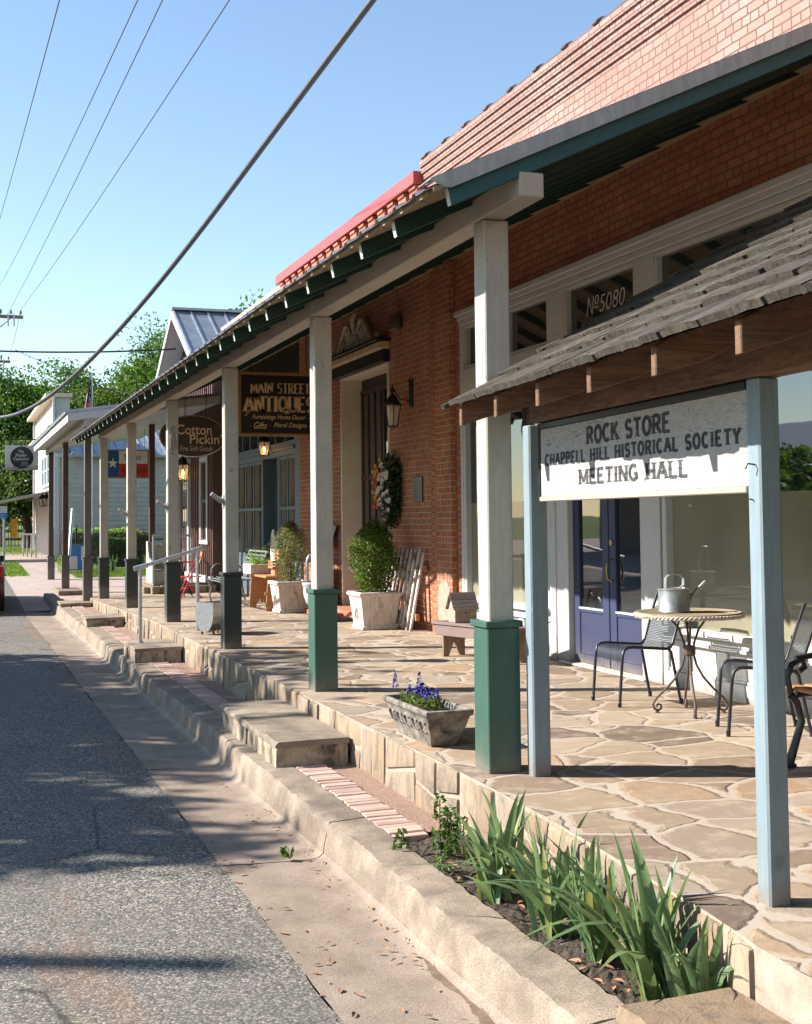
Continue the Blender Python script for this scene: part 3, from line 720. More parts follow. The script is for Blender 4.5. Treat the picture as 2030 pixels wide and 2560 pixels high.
# door recess, cream reveal
b = MB()
b.box(FX-.035, FX+.349, 18.2-.05, 18.2-.001, .1, 3.578); b.box(FX-.02, FX+.349, 16.001, 16.05, .1, 3.578); b.box(FX-.02, FX+.349, 16.051, 18.149, 3.53, 3.579)
b.build('door_reveal', M['door_cream'], bb, bevel=.005)
b = MB(); b.box(FX+.30, FX+.345, 16.052, 18.148, .1, 3.529); dd = b.build('door', M['black'], bb)
b = MB()
for yy in (16.12,16.42,16.72,17.02,17.16,17.46,17.76,18.04): b.box(FX+.262, FX+.299, yy, yy+.055, .12, 3.35)
for z in (.12,.75,2.0,3.30): b.box(FX+.27, FX+.299, 16.06, 18.14, z, z+.07)
b.build('muntin', M['brownpost'], dd, bevel=.004)
b = MB(); b.box(FX+.282, FX+.2985, 16.2, 18.0, .82, 3.28); b.build('pane', M['glass'], dd)
b = MB(); b.box(FX-.35, FX+.34, 16.0, 18.3, -.02, .10); b.box(FX-.62, FX-.352, 17.1, 18.35, -.02, .06); b.build('door_step', M['brick_d'], bb, bevel=.006)
ent = thing('door_hood', 'dark door hood with cream dentils and carved scroll pediment above the tall door', 'door hood', (FX, 17.3, 3.6))
b = MB(); b.box(FX-.10, FX-.002, 15.97, 18.50, 3.56, 3.735); b.box(FX-.22, FX-.002, 15.93, 18.58, 3.84, 3.885); b.build('lintel', M['black'], ent, bevel=.006)
b = MB(); b.box(FX-.12, FX-.002, 15.96, 18.52, 3.737, 3.838); y = 15.96
while y < 18.5: b.box(FX-.165, FX-.121, y, y+.055, 3.745, 3.83); y += .075
b.build('dentil_moulding', M['tanletter'], ent, bevel=.006)
b = MB(); cy = 17.3; H0 = 3.886          # scroll pediment
for sgn in (1, -1):
    def P(dy, z): return (FX-.09, cy+sgn*dy, H0+z)
    rib = [(1.00,.02),(.90,.03),(.80,.06),(.68,.15),(.56,.27),(.46,.36),(.36,.40),(.26,.37),(.22,.29),(.26,.22),(.33,.22),(.36,.27),(.32,.31)]
    b.tube([P(*p) for p in rib], [.022,.026,.030,.034,.036,.036,.034,.030,.026,.024,.020,.016,.012], 8)
    b.tube([(x-.02,y,z) for x, y, z in [P(*p) for p in ((.92,.03),(.74,.06),(.60,.17),(.50,.29),(.38,.345),(.30,.33))]], [.008,.010,.011,.011,.010,.006], 6)
    for q in ((.62,.10),(.48,.16),(.40,.10),(.70,.05)): b.ball(P(*q), .026, 7, 5)
    b.tube([P(*p) for p in ((1.08,.10),(1.10,.05),(1.04,.02),(.98,.05),(1.0,.10),(1.04,.09))], .024, 6)
    b.tube([P(*p) for p in ((.30,.04),(.20,.08),(.15,.16),(.08,.22),(.03,.16),(.08,.11))], .022, 6)
    b.tube([P(*p) for p in ((.8,.02),(.6,.06),(.5,.14),(.56,.18))], .03, 6)
for a in (-30,-15,0,15,30): 
    r = radians(a); b.tube([(FX-.1, cy, H0+.28), (FX-.12, cy+.10*sin(r), H0+.32+.14*cos(r)), (FX-.10, cy+.22*sin(r), H0+.30+.25*cos(r))], [.026,.022,.008], 6)
b.px([(cy-.95,H0),(cy+.95,H0),(cy+.72,H0+.10),(cy+.5,H0+.30),(cy+.36,H0+.37),(cy+.2,H0+.26),(cy,H0+.34),(cy-.2,H0+.26),(cy-.36,H0+.37),(cy-.5,H0+.30),(cy-.72,H0+.10)], FX-.07, FX-.003)
b.build('scroll_pediment', M['carved'], ent, smooth=50)

# ================================================================ antiques shop
bc = thing('brick_shop', 'antiques shop with slate blue timber shopfront under old whitewashed brick parapet', 'building', (FX, 23.5, -.1))
b = MB(); bwall(b, 21.552, 27.3, 4.692, 5.62); b.box(FX-.02, FX+.37, 21.63, 27.32, 5.622, 5.70); b.build('parapet', M['brick_c'], bc)
b = MB(); b.box(FX+.35, FX+9, 21.5, 27.3, -.5, 5.4); b.build('side_wall', M['brick_c'], bc)
b = MB(); bwall(b, 20.722, 21.05, -.2, 3.3); b.build('painted_pier', M['slate_blue'], bc); b = MB(); bwall(b, 25.75, 27.3, -.2, 3.3); b.build('painted_pier', M['slate_blue'], bc)
b = MB(); b.box(FX+.01, FX+.35, 20.722, 27.3, 3.302, 4.69); b.build('upper_board', M['black'], bc)
b = MB(); b.box(FX+.001, FX+.3, 21.052, 25.749, 2.56, 2.82); b.box(FX-.03, FX, 21.06, 25.74, 2.66, 2.72); b.box(FX+.002, FX+.3, 21.052, 25.749, 3.2, 3.3)
for y in (21.052,21.75,22.45,23.15,23.85,24.55,25.25): b.box(FX+.003, FX+.2, y, y+.07, 2.822, 3.198)
b.box(FX+.003, FX+.2, 25.68, 25.749, 2.822, 3.198)
for y0, y1 in ((21.052,22.2),(23.55,25.749)): b.box(FX+.004, FX+.3, y0, y1, -.15, .66)
for y in (22.2,23.45): b.box(FX-.004, FX+.3, y, y+.10, -.15, 2.558)
b.build('shopfront_frame', M['slate_blue'], bc, bevel=.006)
for y0, y1 in ((21.052,22.198),(23.552,25.748)):
    b = MB(); n_ = 2 if y1-y0 < 1.5 else 3
    for i in range(n_+1):
        yy = lerp(y0, y1-.07, i/n_); b.box(FX+.006, FX+.17, yy, yy+.07, .662, 2.558)
    for z in (.662, 1.58, 2.49): b.box(FX+.012, FX+.165, y0+.07, y1-.07, z, z+.066)
    w = b.build('display_window', M['slate_blue'], bc, bevel=.005)
    b = MB(); b.box(FX+.12, FX+.13, y0+.03, y1-.03, .73, 2.5); b.build('pane', M['glass'], w)
    b = MB()
    for i in range(n_): yy = lerp(y0, y1-.07, (i+1)/n_); b.box(FX+.03, FX+.118, yy-.012, yy-.001, .73, 2.488)
    b.build('reveal', M['cream'], w)
b = MB(); b.box(FX+.24, FX+.29, 22.302, 23.448, -.1, 2.556); d = b.build('door', M['slate_blue'], bc)
b = MB(); b.box(FX+.225, FX+.239, 22.5, 23.25, .5, 2.3); b.build('pane', M['glass'], d)
b = MB(); b.box(FX+.15, FX+.16, 21.1, 25.7, 2.822, 3.198); b.build('transom_glass', M['glass_t'], bc)

# ================================================================ long porch canopy
cp = thing('porch_canopy', 'long green raftered porch canopy on white posts along the brick shops', 'porch canopy', (2.86, 16, 0))
SL = .465
def rz(x): return 3.03+SL*(x-2.4)      # underside of the rafters
Y0C, Y1C = 5.86, 26.35
b = MB()
for i in range(34):
    y = Y0C+.012+i*.6085
    if i == 0: continue
    r = MB(); r.py([(2.325,rz(2.325)-.004),(2.86,rz(2.86)),(5.595,rz(5.595)),(5.595,rz(5.595)+.10),(2.305,rz(2.305)+.10)], y, y+.045)
    o = r.build('rafter', M['rafter'], cp, bevel=.003)
    r = MB(); r.py([(2.321,rz(2.325)-.001),(2.3245,rz(2.325)-.002),(2.306,rz(2.305)+.096),(2.3025,rz(2.305)+.095)], y+.002, y+.043); r.build('rafter_end', M['sunlit_end'], o)
r = MB(); r.py([(2.40,rz(2.40)-.005),(5.595,rz(5.595)),(5.595,rz(5.595)+.10),(2.38,rz(2.38)+.10)], Y0C, Y0C+.045); o = r.build('end_rafter', M['teal'], cp, bevel=.003)
r = MB(); r.py([(2.396,rz(2.40)-.001),(2.3995,rz(2.40)-.002),(2.381,rz(2.38)+.096),(2.3775,rz(2.38)+.095)], Y0C+.003, Y0C+.042); r.build('rafter_end', M['sunlit_end'], o)
b = MB(); T = .102
for i in range(19):                       # sheathing boards across the rafters
    xa = 2.29+i*.1745; xb = xa+.168
    b.py([(xa,rz(xa)+T),(xb,rz(xb)+T),(xb,rz(xb)+T+.022),(xa,rz(xa)+T+.022)], Y0C-.03, Y1C)
b.build('roof_board', M['tanboard'], cp)
b = MB(); b.py([(2.272,rz(2.272)+T-.004),(2.288,rz(2.288)+T-.004),(2.288,rz(2.288)+T+.026),(2.272,rz(2.272)+T+.026)], Y0C+.02, Y1C); b.build('eave_board', M['tanboard'], cp, bevel=.002)
b = MB(); y = Y0C-.02; zt = T+.027         # ribbed metal sheets
while y < Y1C-.1:
    q = [(0,0),(.10,0),(.125,.022),(.155,.022),(.18,0),(.3,0)]
    x0, x1 = 2.235, 5.59
    for (a, ha), (c, hc) in zip(q[:-1], q[1:]):
        b.add([(x0,y+a,rz(x0)+zt+ha),(x1,y+a,rz(x1)+zt+ha),(x1,y+c,rz(x1)+zt+hc),(x0,y+c,rz(x0)+zt+hc)], [(0,1,2,3)])
    y += .3
rs = b.build('metal_roof', M['metalroof'], cp)
sm = rs.modifiers.new('thick', 'SOLIDIFY'); sm.thickness = .003
b = MB(); b.py([(2.35,rz(2.35)+.10),(2.385,rz(2.385)+.085),(5.59,rz(5.59)+.09),(5.59,rz(5.59)+.178),(2.27,rz(2.27)+.172)], Y0C-.045, Y0C-.032)
b.py([(2.27,rz(2.27)+.173),(5.59,rz(5.59)+.179),(5.59,rz(5.59)+.183),(2.27,rz(2.27)+.177)], Y0C-.045, Y0C+.14); b.build('end_flashing', M['flash'], cp)
b = MB(); b.box(5.50, 5.597, Y0C+.05, Y1C-.1, 4.50, 4.535); b.build('wall_ledger', M['tanboard'], cp)
b = MB()
for a, c in ((Y0C-.005,9.95),(9.954,13.56),(13.564,17.46),(17.464,21.78),(21.784,26.2)): b.box(2.785, 2.93, a, c, 3.103, 3.238)
b.build('beam', M['cream_h'], cp, bevel=.007)
PY = [6.34, 9.86, 13.5, 17.41, 21.7, 25.92]
for i, y in enumerate(PY):
    z0 = fl(y); b = MB(); b.box(2.80, 2.953, y+.02, y+.172, z0+.83, 3.10)
    p = b.build('post', M['cream'], cp, bevel=.008, jitter=.0015)
    b = MB(); b.box(2.78, 2.977, y, y+.20, z0-.01, z0+.80); b.box(2.765, 2.992, y-.015, y+.215, z0+.801, z0+.838)
    o = b.build('post_base', M['green'] if i < 2 else M['olive'], p, bevel=.005)
    tag(o, 'green boxed post base' if i < 2 else 'dark grey green boxed post base')
for i in range(34):                       # nails left in rafter tails
    b = MB(); y = Y0C+.03+i*.6085; b.tube([(2.31,y+.02,rz(2.31)+.05),(2.25,y+.03,rz(2.31)+.065)], .003, 5); b.build('nail', M['rust'], cp)

# ================================================================ shingled awning with blue posts
aw = thing('shingled_awning', 'weathered wood shingled porch awning on pale blue posts at right', 'awning', (2.9, 4, 0))
AS = .547
def az(x): return 2.0+AS*(x-2.52)         # deck top
AY1 = 6.28
def skew(p):                              # the awning front runs 5 degrees off the wall line
    return (p[0]-.087*(6.18-p[1])*(5.58-p[0])/2.6, p[1], p[2])
DEF = skew
def sub(b, xa, xb, ya, yb, lift, th):     # one split shake: lifted butt with a ragged rounded end, tapering up the slope
    K_ = 4; rows = ([], [], [], [])
    for k in range(K_+1):
        f = k/K_; y = lerp(ya, yb, f); r_ = .006*abs(2*f-1)**4+random.uniform(-.005, .005); t_ = th*(1-.12*abs(2*f-1)**3)+random.uniform(-.002,.002)
        rows[0].append((xa+r_+th*.45, y, az(xa+th*.45)+lift-.004)); rows[1].append((xa+r_, y, az(xa)+lift+t_)); rows[2].append((xb, y, az(xb)+.008)); rows[3].append((xb, y, az(xb)+.003))
    n = len(b.v); w_ = K_+1
    for r in rows: b.v += r
    for k in range(K_):
        for q, m in ((0, 1), (1, 0), (3, 0)):
            a = q*w_+k; c = ((q+1) % 4)*w_+k; b.f.append((n+a, n+a+1, n+c+1, n+c)); b.mi.append(m)
    for k in (0, K_): b.f.append((n+k, n+w_+k, n+2*w_+k, n+3*w_+k)); b.mi.append(1)
b = MB(); x = 2.49; row = 0
while x < 5.5:
    y = -2.2+random.uniform(0,.1)
    while y < AY1:
        w = random.uniform(.13,.27); y2 = min(y+w, AY1+random.uniform(-.015,.02))
        dx = random.uniform(-.012,.010)
        sub(b, x+dx, min(x+.62, 5.58), y+.0015, y2-.002, random.uniform(.026,.032), random.uniform(.024,.032)); y += w
    x += .285; row += 1
b.build('shingles', [M['shingle'], M['shake_end']], aw)
b = MB(); b.py([(2.60,az(2.60)-.018),(5.58,az(5.58)-.018),(5.58,az(5.58)),(2.60,az(2.60))], -2.2, AY1-.02); b.build('roof_deck', M['brownwood'], aw)
b = MB(); b.py([(3.1,az(3.1)-.06),(5.58,az(5.58)-.06),(5.58,az(5.58)+.028),(3.1,az(3.1)+.028)], AY1-.018, AY1+.006); b.build('barge_flashing', M['rafter'], aw)
for i in range(14):
    y = 6.13-i*.585
    r = MB(); r.py([(2.545,az(2.545)-.110),(2.75,az(2.75)-.155),(5.57,az(5.57)-.155),(5.57,az(5.57)-.024),(2.545,az(2.545)-.002)], y-.04, y)
    r.build('rafter', M['brownwood'], aw, bevel=.004)
b = MB(); b.box(2.955, 3.01, -2.2, 6.12, 1.925, 2.07); b.box(3.013, 3.07, -2.2, 6.12, 1.925, 2.07); b.build('beam', M['brownwood_y'], aw, bevel=.004)
for i, (x, y) in enumerate(((2.975,6.18),(2.975,3.82),(2.975,1.45),(2.975,-.9))):
    b = MB(); w = .106 if i == 0 else .088; b.box(x, x+w, y, y+w, -.01, 1.923); b.build('post', M['blue_post'], aw, bevel=.008, jitter=.0015)
b = MB(); b.tube([(2.98,3.85,1.60),(2.945,3.85,1.605),(2.942,3.86,1.585)], .0035, 5); b.build('nail', M['rust'], aw); b = MB(); b.tube([(2.98,3.87,1.47),(2.96,3.87,1.475)], .003, 5); b.build('nail', M['rust'], aw)
DEF = None
# ================================================================ lettering
def A_(cx, cy, rx, ry, a0, a1, n=7): return [(cx+rx*cos(radians(lerp(a0,a1,i/n))), cy+ry*sin(radians(lerp(a0,a1,i/n)))) for i in range(n+1)]
GL = {
 'A': (.66, [[(.04,0),(.33,1)],[(.33,1),(.62,0)],[(.15,.36),(.51,.36)]]),
 'C': (.60, [A_(.32,.5,.26,.5,55,305,14)]),
 'E': (.54, [[(.08,0),(.08,1)],[(.08,1),(.48,1)],[(.08,.52),(.38,.52)],[(.08,0),(.50,0)]]),
 'G': (.62, [A_(.32,.5,.26,.5,55,330,14),[(.38,.42),(.57,.42)],[(.55,.42),(.55,.05)]]),
 'H': (.62, [[(.08,0),(.08,1)],[(.54,0),(.54,1)],[(.08,.5),(.54,.5)]]),
 'I': (.24, [[(.12,0),(.12,1)]]),
 'K': (.60, [[(.08,0),(.08,1)],[(.08,.42),(.52,1)],[(.22,.60),(.56,0)]]),
 'L': (.52, [[(.08,0),(.08,1)],[(.08,0),(.48,0)]]),
 'M': (.78, [[(.08,0),(.08,1)],[(.08,1),(.39,.15)],[(.39,.15),(.70,1)],[(.70,1),(.70,0)]]),
 'N': (.64, [[(.08,0),(.08,1)],[(.08,1),(.56,0)],[(.56,0),(.56,1)]]),
 'O': (.64, [A_(.32,.5,.26,.5,0,360,18)]),
 'P': (.56, [[(.08,0),(.08,1)],[(.08,1),(.28,1)],A_(.28,.74,.22,.26,90,-90,8),[(.28,.48),(.08,.48)]]),
 'Q': (.64, [A_(.32,.5,.26,.5,0,360,18),[(.36,.25),(.62,-.12)]]),
 'R': (.60, [[(.08,0),(.08,1)],[(.08,1),(.28,1)],A_(.28,.75,.22,.25,90,-90,8),[(.28,.5),(.08,.5)],[(.26,.5),(.55,0)]]),
 'S': (.54, [A_(.27,.74,.2,.26,35,250,9)+A_(.27,.25,.21,.25,80,-145,9)]),
 'T': (.58, [[(.29,0),(.29,1)],[(.03,1),(.55,1)]]),
 'U': (.62, [[(.08,1),(.08,.28)],A_(.31,.28,.23,.28,180,360,10),[(.54,.28),(.54,1)]]),
 'Y': (.58, [[(.04,1),(.29,.48)],[(.54,1),(.29,.48)],[(.29,.48),(.29,0)]]),
 ' ': (.36, []),
}
def letters(b, text, c, u, v, width, height, tv=.13, th=.08, serif=.10, bump=True, depth=.006, gap=.10, only=None):
    """slab serif sign lettering drawn stroke by stroke; c is the centre of the line"""
    c, u, v = Vector(c), Vector(u).normalized(), Vector(v).normalized(); n = u.cross(v)
    adv = sum(GL[ch][0]+gap for ch in text)-gap
    sx, sy = width/adv, height; x = -adv/2
    def P(px, py, d=0): return c+u*(px*sx)+v*((py-.5)*sy)+n*d
    def quad(pts): 
        q = [P(*p) for p in pts]; b.add([p for p in q]+[p+n*depth for p in q], [(3,2,1,0),(4,5,6,7),(0,1,5,4),(1,2,6,5),(2,3,7,6),(3,0,4,7)])
    asp = sy/sx; word = 0
    for ch in text:
        w, strokes = GL[ch]
        if ch == ' ': word += 1
        if only is not None and word != only: strokes = []
        for st in strokes:
            for (x0, y0), (x1, y1) in zip(st[:-1], st[1:]):
                dx, dy = (x1-x0), (y1-y0)*asp; L = sqrt(dx*dx+dy*dy)
                if L < 1e-6: continue
                t = lerp(th, tv, abs(dy)/L)/2; ext = .02 if len(st) > 2 else 0
                nx, ny = -dy/L*t, dx/L*t/asp; ex_, ey = dx/L*ext, dy/L*ext/asp
                quad([(x+x0-ex_+nx, y0-ey+ny),(x+x0-ex_-nx, y0-ey-ny),(x+x1+ex_-nx, y1+ey-ny),(x+x1+ex_+nx, y1+ey+ny)])
            if len(st) == 2:
                (x0, y0), (x1, y1) = st; vert = abs(y1-y0)*asp > abs(x1-x0)
                for (px, py) in st:
                    if serif and vert and (py < .02 or py > .98):
                        quad([(x+px-serif-tv/2, py-.035),(x+px+serif+tv/2, py-.035),(x+px+serif+tv/2, py+.035),(x+px-serif-tv/2, py+.035)])
                if bump and vert and abs(x1-x0) < .02 and abs(y1-y0) > .6:
                    ym = (y0+y1)/2; quad([(x+x0-tv*.85, ym),(x+x0, ym-.07),(x+x0+tv*.85, ym),(x+x0, ym+.07)])
        x += w+gap
def words(parent, mat, text, *args):
    for k in range(len(text.split())):
        b = MB(); letters(b, text, *args, only=k); b.build('lettering', mat, parent)
def text_mesh(name, s, mat, parent, c, u, v, width, height, depth=.004, offset=0, shear=0):
    cu = bpy.data.curves.new('t', 'FONT'); cu.body = s; cu.size = 1; cu.offset = offset; cu.shear = shear; cu.resolution_u = 3
    o = bpy.data.objects.new('t', cu); col.objects.link(o); bpy.context.view_layer.update()
    me = bpy.data.meshes.new_from_object(o); bpy.data.objects.remove(o)
    xs = [p.co.x for p in me.vertices]; yy = [p.co.y for p in me.vertices]
    x0, x1, y0, y1 = min(xs), max(xs), min(yy), max(yy)
    c, u, v = Vector(c), Vector(u).normalized(), Vector(v).normalized(); n = u.cross(v)
    b = MB(); P = [c+u*(((p.co.x-x0)/(x1-x0)-.5)*width)+v*(((p.co.y-y0)/(y1-y0)-.5)*height)+n*depth for p in me.vertices]
    b.add(P, [tuple(f.vertices) for f in me.polygons]); bpy.data.meshes.remove(me)
    o = b.build(name, mat, parent)
    return o
UX, UZ = (1,0,0), (0,0,1); NY = (0,-1,0)      # signs facing down the street towards the viewer

# ================================================================ signs
DEF = skew
sg = thing('hanging_sign', 'white plywood sign lettered rock store meeting hall under the shingled awning', 'sign', (2.98,4.95,1.5))
b = MB(); b.box(2.985, 3.005, 3.915, 6.03, 1.525, 1.885); b.build('board', M['plywood'], sg)
b = MB(); b.box(2.975, 3.02, 3.915, 6.055, 1.887, 1.918); b.box(2.976, 3.02, 6.032, 6.055, 1.50, 1.886); b.build('frame', M['black'], sg, bevel=.003)
b = MB(); b.box(2.972, 3.02, 3.915, 6.03, 1.498, 1.523); b.build('bottom_rail', M['cream_h'], sg, bevel=.004)
U = (0,-1,0); LM = M['letter']
words(sg, LM, 'ROCK STORE', (2.9845,4.97,1.812), U, UZ, .88, .076, .19, .12, .10, True, .002)
words(sg, LM, 'CHAPPELL HILL HISTORICAL SOCIETY', (2.9845,4.965,1.716), U, UZ, 2.0, .055, .20, .14, .085, True, .002, .16)
words(sg, LM, 'MEETING HALL', (2.9845,4.95,1.612), U, UZ, 1.13, .066, .15, .10, .09, True, .002)
for y in (4.4, 5.5): b = MB(); b.tube([(2.995,y,1.90),(2.995,y,1.94)], .006, 6); b.build('eye_bolt', M['rust'], sg)
DEF = None

def soff(x): return rz(x)+.15
# antiques sign
YS_ = 17.5
an = thing('hanging_sign', 'dark brown and gold antiques sign hanging between second and third white posts', 'sign', (4.42,YS_,2.62))
b = MB(); b.box(3.86, 4.98, YS_-.018, YS_+.018, 2.66, 3.50); b.build('board', M['signblack'], an)
b = MB(); b.box(3.82, 5.02, YS_-.028, YS_+.028, 3.502, 3.545); b.box(3.82, 5.02, YS_-.028, YS_+.028, 2.615, 2.658); b.box(3.82, 3.858, YS_-.028, YS_+.028, 2.66, 3.50); b.box(4.982, 5.02, YS_-.028, YS_+.028, 2.66, 3.50)
b.build('frame', M['goldbrown'], an, bevel=.004)
b = MB(); letters(b, 'ANTIQUES', (4.414,YS_-.0185,3.076), UX, UZ, 1.04, .205, .22, .11, .03, False, .0012, .07); 
b.add([(3.90,YS_-.0195,2.90),(3.94,YS_-.0195,2.90),(4.01,YS_-.0195,2.99),(3.955,YS_-.0195,3.0)], [(0,1,2,3)])
b.build('letter_shadow', M['goldbrown'], an)
words(an, M['gold'], 'MAIN STREET', (4.44,YS_-.0185,3.315), UX, UZ, .88, .14, .19, .10, .05, False, .003, .10)
b = MB(); letters(b, 'ANTIQUES', (4.425,YS_-.020,3.085), UX, UZ, 1.04, .205, .20, .10, .05, False, .003, .07)
b.build('lettering', M['gold'], an)
text_mesh('lettering', 'Furnishings Home Decor', M['gold'], an, (4.42,YS_-.0185,2.885), UX, UZ, .80, .085, .002, .004, .35)
text_mesh('lettering', 'Gifts', M['gold'], an, (4.14,YS_-.0185,2.77), UX, UZ, .19, .095, .002, .004, .35)
text_mesh('lettering', 'Floral Designs', M['gold'], an, (4.585,YS_-.0185,2.77), UX, UZ, .49, .09, .002, .004, .35)
b = MB()
for x, z in ((3.99,2.88),(3.99,2.765),(4.29,2.77),(4.86,2.88),(4.86,2.765)): b.lathe([(.001,-.002),(.016,-.002),(.016,.002),(.001,.002)], (x,YS_-.021,z), 8)
o = b.build('ornament', M['goldbrown'], an)
def chain(x, y, z0, z1, parent, mat):
    b = MB(); z = z0; k = 0
    while z < z1:
        a = .012
        pts = [(x+(a*cos(t) if k % 2 else 0), y+(0 if k % 2 else a*cos(t)), z+.022+.026*sin(t)) for t in [2*pi*i/8 for i in range(9)]]
        b.tube(pts, .0035, 4, False); z += .042; k += 1
    return b.build('chain', mat, parent)
for x in (4.0, 4.84): chain(x, YS_, 3.545, rz(x), an, M['iron'])
# oval sign
YO = 21.0
ov = thing('hanging_sign', 'oval olive brown soft goods sign hanging on chains near the lit lanterns', 'sign', (3.8,YO,2.5))
el = [(3.80+.56*cos(2*pi*i/40), 2.84+.345*sin(2*pi*i/40)) for i in range(40)]
b = MB(); b.prism([(x,YO-.015,z) for x, z in el], (0,.03,0)); b.build('board', M['signolive'], ov)
b = MB(); b.tube([(3.80+.56*cos(2*pi*i/40),YO,2.84+.345*sin(2*pi*i/40)) for i in range(41)], .016, 6, False); b.build('rim', M['greyletter'], ov, smooth=60)
text_mesh('lettering', 'Cotton', M['black'], ov, (3.835,YO-.016,2.94), UX, UZ, .60, .17, .001, .02)
text_mesh('lettering', "Pickin'", M['black'], ov, (4.035,YO-.016,2.78), UX, UZ, .55, .17, .001, .02)
text_mesh('lettering', 'Cotton', M['tanletter'], ov, (3.82,YO-.019,2.95), UX, UZ, .60, .17, .002, .016)
text_mesh('lettering', "Pickin'", M['tanletter'], ov, (4.02,YO-.019,2.79), UX, UZ, .55, .17, .002, .016)
text_mesh('lettering', 'Fine Soft Goods', M['greyletter'], ov, (3.86,YO-.016,2.63), UX, UZ, .56, .085, .003, .004, .2)
for x in (3.67, 4.03): chain(x, YO, 3.15, rz(x), ov, M['iron'])
# star flag sign
YT = 30.0
tx = thing('hanging_sign', 'painted lone star flag sign in red white and blue with artisans lettering', 'sign', (3.85,YT,2.4))
b = MB(); b.box(3.35, 4.37, YT-.012, YT+.012, 2.43, 3.11); b.build('board', M['goldbrown'], tx)
b = MB(); b.box(3.38, 3.665, YT-.017, YT-.0125, 2.46, 3.08); b.build('blue_field', M['flagblue'], tx)
b = MB(); b.box(3.665, 4.34, YT-.0165, YT-.0125, 2.772, 3.08)
st = []
for i in range(10): r_ = .135 if i % 2 == 0 else .052; st.append((3.522+r_*sin(pi*i/5), YT-.0195, 2.78+r_*cos(pi*i/5)))
b.add(st+[(3.522,YT-.0195,2.78)], [(i, (i+1) % 10, 10) for i in range(10)]); b.build('white_field', M['flagwhite'], tx)
b = MB(); b.box(3.665, 4.34, YT-.0165, YT-.0125, 2.46, 2.770); b.build('red_field', M['flagred'], tx)
text_mesh('lettering', 'Texas', M['black'], tx, (3.98,YT-.0185,2.925), UX, UZ, .42, .13, 0, 0)
text_mesh('lettering', 'Artisans', M['black'], tx, (4.0,YT-.0185,2.615), UX, UZ, .58, .12, 0, 0)
b = MB()
for x in (3.45, 4.27): b.tube([(x,YT,3.11),(x,YT,3.62)], .005, 5)
b.build('chain', M['wire'], tx)
# round badge sign at the far end
YB = 38.45
sb_ = thing('hanging_sign', 'white square sign with round black deli badge at the far end', 'sign', (1.85,YB,3.0))
b = MB(); b.box(1.40, 2.34, YB-.02, YB+.02, 2.95, 3.68); b.build('board', M['white'], sb_)
b = MB(); b.prism([(1.87+.33*cos(2*pi*i/36),YB-.026,3.32+.33*sin(2*pi*i/36)) for i in range(36)], (0,.005,0)); b.build('badge', M['black'], sb_)
for s_, z, w_, h_ in (('The',3.50,.16,.09),('Shabby',3.38,.34,.11),('Cupboard',3.27,.44,.11)): text_mesh('lettering', s_, M['white'], sb_, (1.85,YB-.0275,z), UX, UZ, w_, h_, 0, .004, .3)
text_mesh('lettering', 'Deli &', M['white'], sb_, (1.95,YB-.0275,3.165), UX, UZ, .16, .05, 0); text_mesh('lettering', 'Fine Foods', M['white'], sb_, (1.97,YB-.0275,3.095), UX, UZ, .26, .045, 0)
b = MB()
for i in range(60):
    a = random.choice((random.gauss(50,22), random.gauss(225,24))); r_ = random.uniform(.25,.40)
    b.lathe([(.001,0),(.022,0),(.001,.001)], (1.87+r_*cos(radians(a)), YB-.03, 3.32+r_*sin(radians(a))), 5)
b.build('floral_motif', M['petal_w'], sb_)
b = MB(); b.tube([(1.38,YB,3.86),(2.42,YB,3.86)], .022, 6); b.tube([(1.5,YB,3.68),(1.5,YB,3.86)], .008, 5); b.tube([(2.25,YB,3.68),(2.25,YB,3.86)], .008, 5)
b.tube([(2.42,YB,3.86),(2.42,YB,3.66)], .02, 6); b.build('hanging_arm', M['iron'], sb_)
# house number etched on the transom pane
hn = text_mesh('painted_number', '\u21165080', M['etched'], ba, (FX+.048,10.07,3.40), (0,-1,0), UZ, .72, .17, .001, -.012, .2)

# parking sign, yellow garden banner
pk = thing('parking_sign', 'blue and white customer parking sign on a metal post', 'sign', (1.42,40,-.2))
b = MB(); b.tube([(1.43,40,-.2),(1.43,40,1.86)], .035, 8); b.build('post', M['galv_pipe'], pk)
b = MB(); b.box(1.05,1.52,39.95,39.96,1.69,1.90); b.build('white_plate', M['white'], pk)
b = MB(); b.box(1.05,1.52,39.94,39.95,1.52,1.69); b.build('blue_plate', M['parkblue'], pk)
text_mesh('lettering','Customer',M['white'],pk,(1.29,39.938,1.635),UX,UZ,.34,.06,0); text_mesh('lettering','Parking',M['white'],pk,(1.29,39.938,1.56),UX,UZ,.28,.06,0)
text_mesh('lettering','2',M['black'],pk,(1.30,39.948,1.80),UX,UZ,.06,.10,0)
yb = thing('garden_banner', 'yellow garden banner on a thin black stand in far grass', 'banner', (2.3,56,.1))
b = MB(); b.box(2.28,2.55,56,56.01,.75,1.55); b.build('cloth', M['yellow'], yb)
b = MB(); b.tube([(2.27,56.01,.05),(2.27,56.01,1.58),(2.56,56.01,1.58)], .012, 5); b.build('stand', M['iron'], yb)
bs = thing('yard_sign', 'blue and white yard sign behind the grey post', 'sign', (3.25,36.5,-.2))
b = MB(); b.box(2.98,3.62,36.5,36.52,.02,.75); b.build('panel', M['parkblue'], bs)
b = MB(); b.box(3.02,3.30,36.485,36.499,.05,.42); b.box(3.40,3.58,36.485,36.499,.30,.70); b.build('white_panel', M['white'], bs)
b = MB(); b.tube([(3.02,36.53,-.25),(3.02,36.53,.1)],.012,5); b.tube([(3.58,36.53,-.25),(3.58,36.53,.1)],.012,5); b.build('leg', M['iron'], bs)
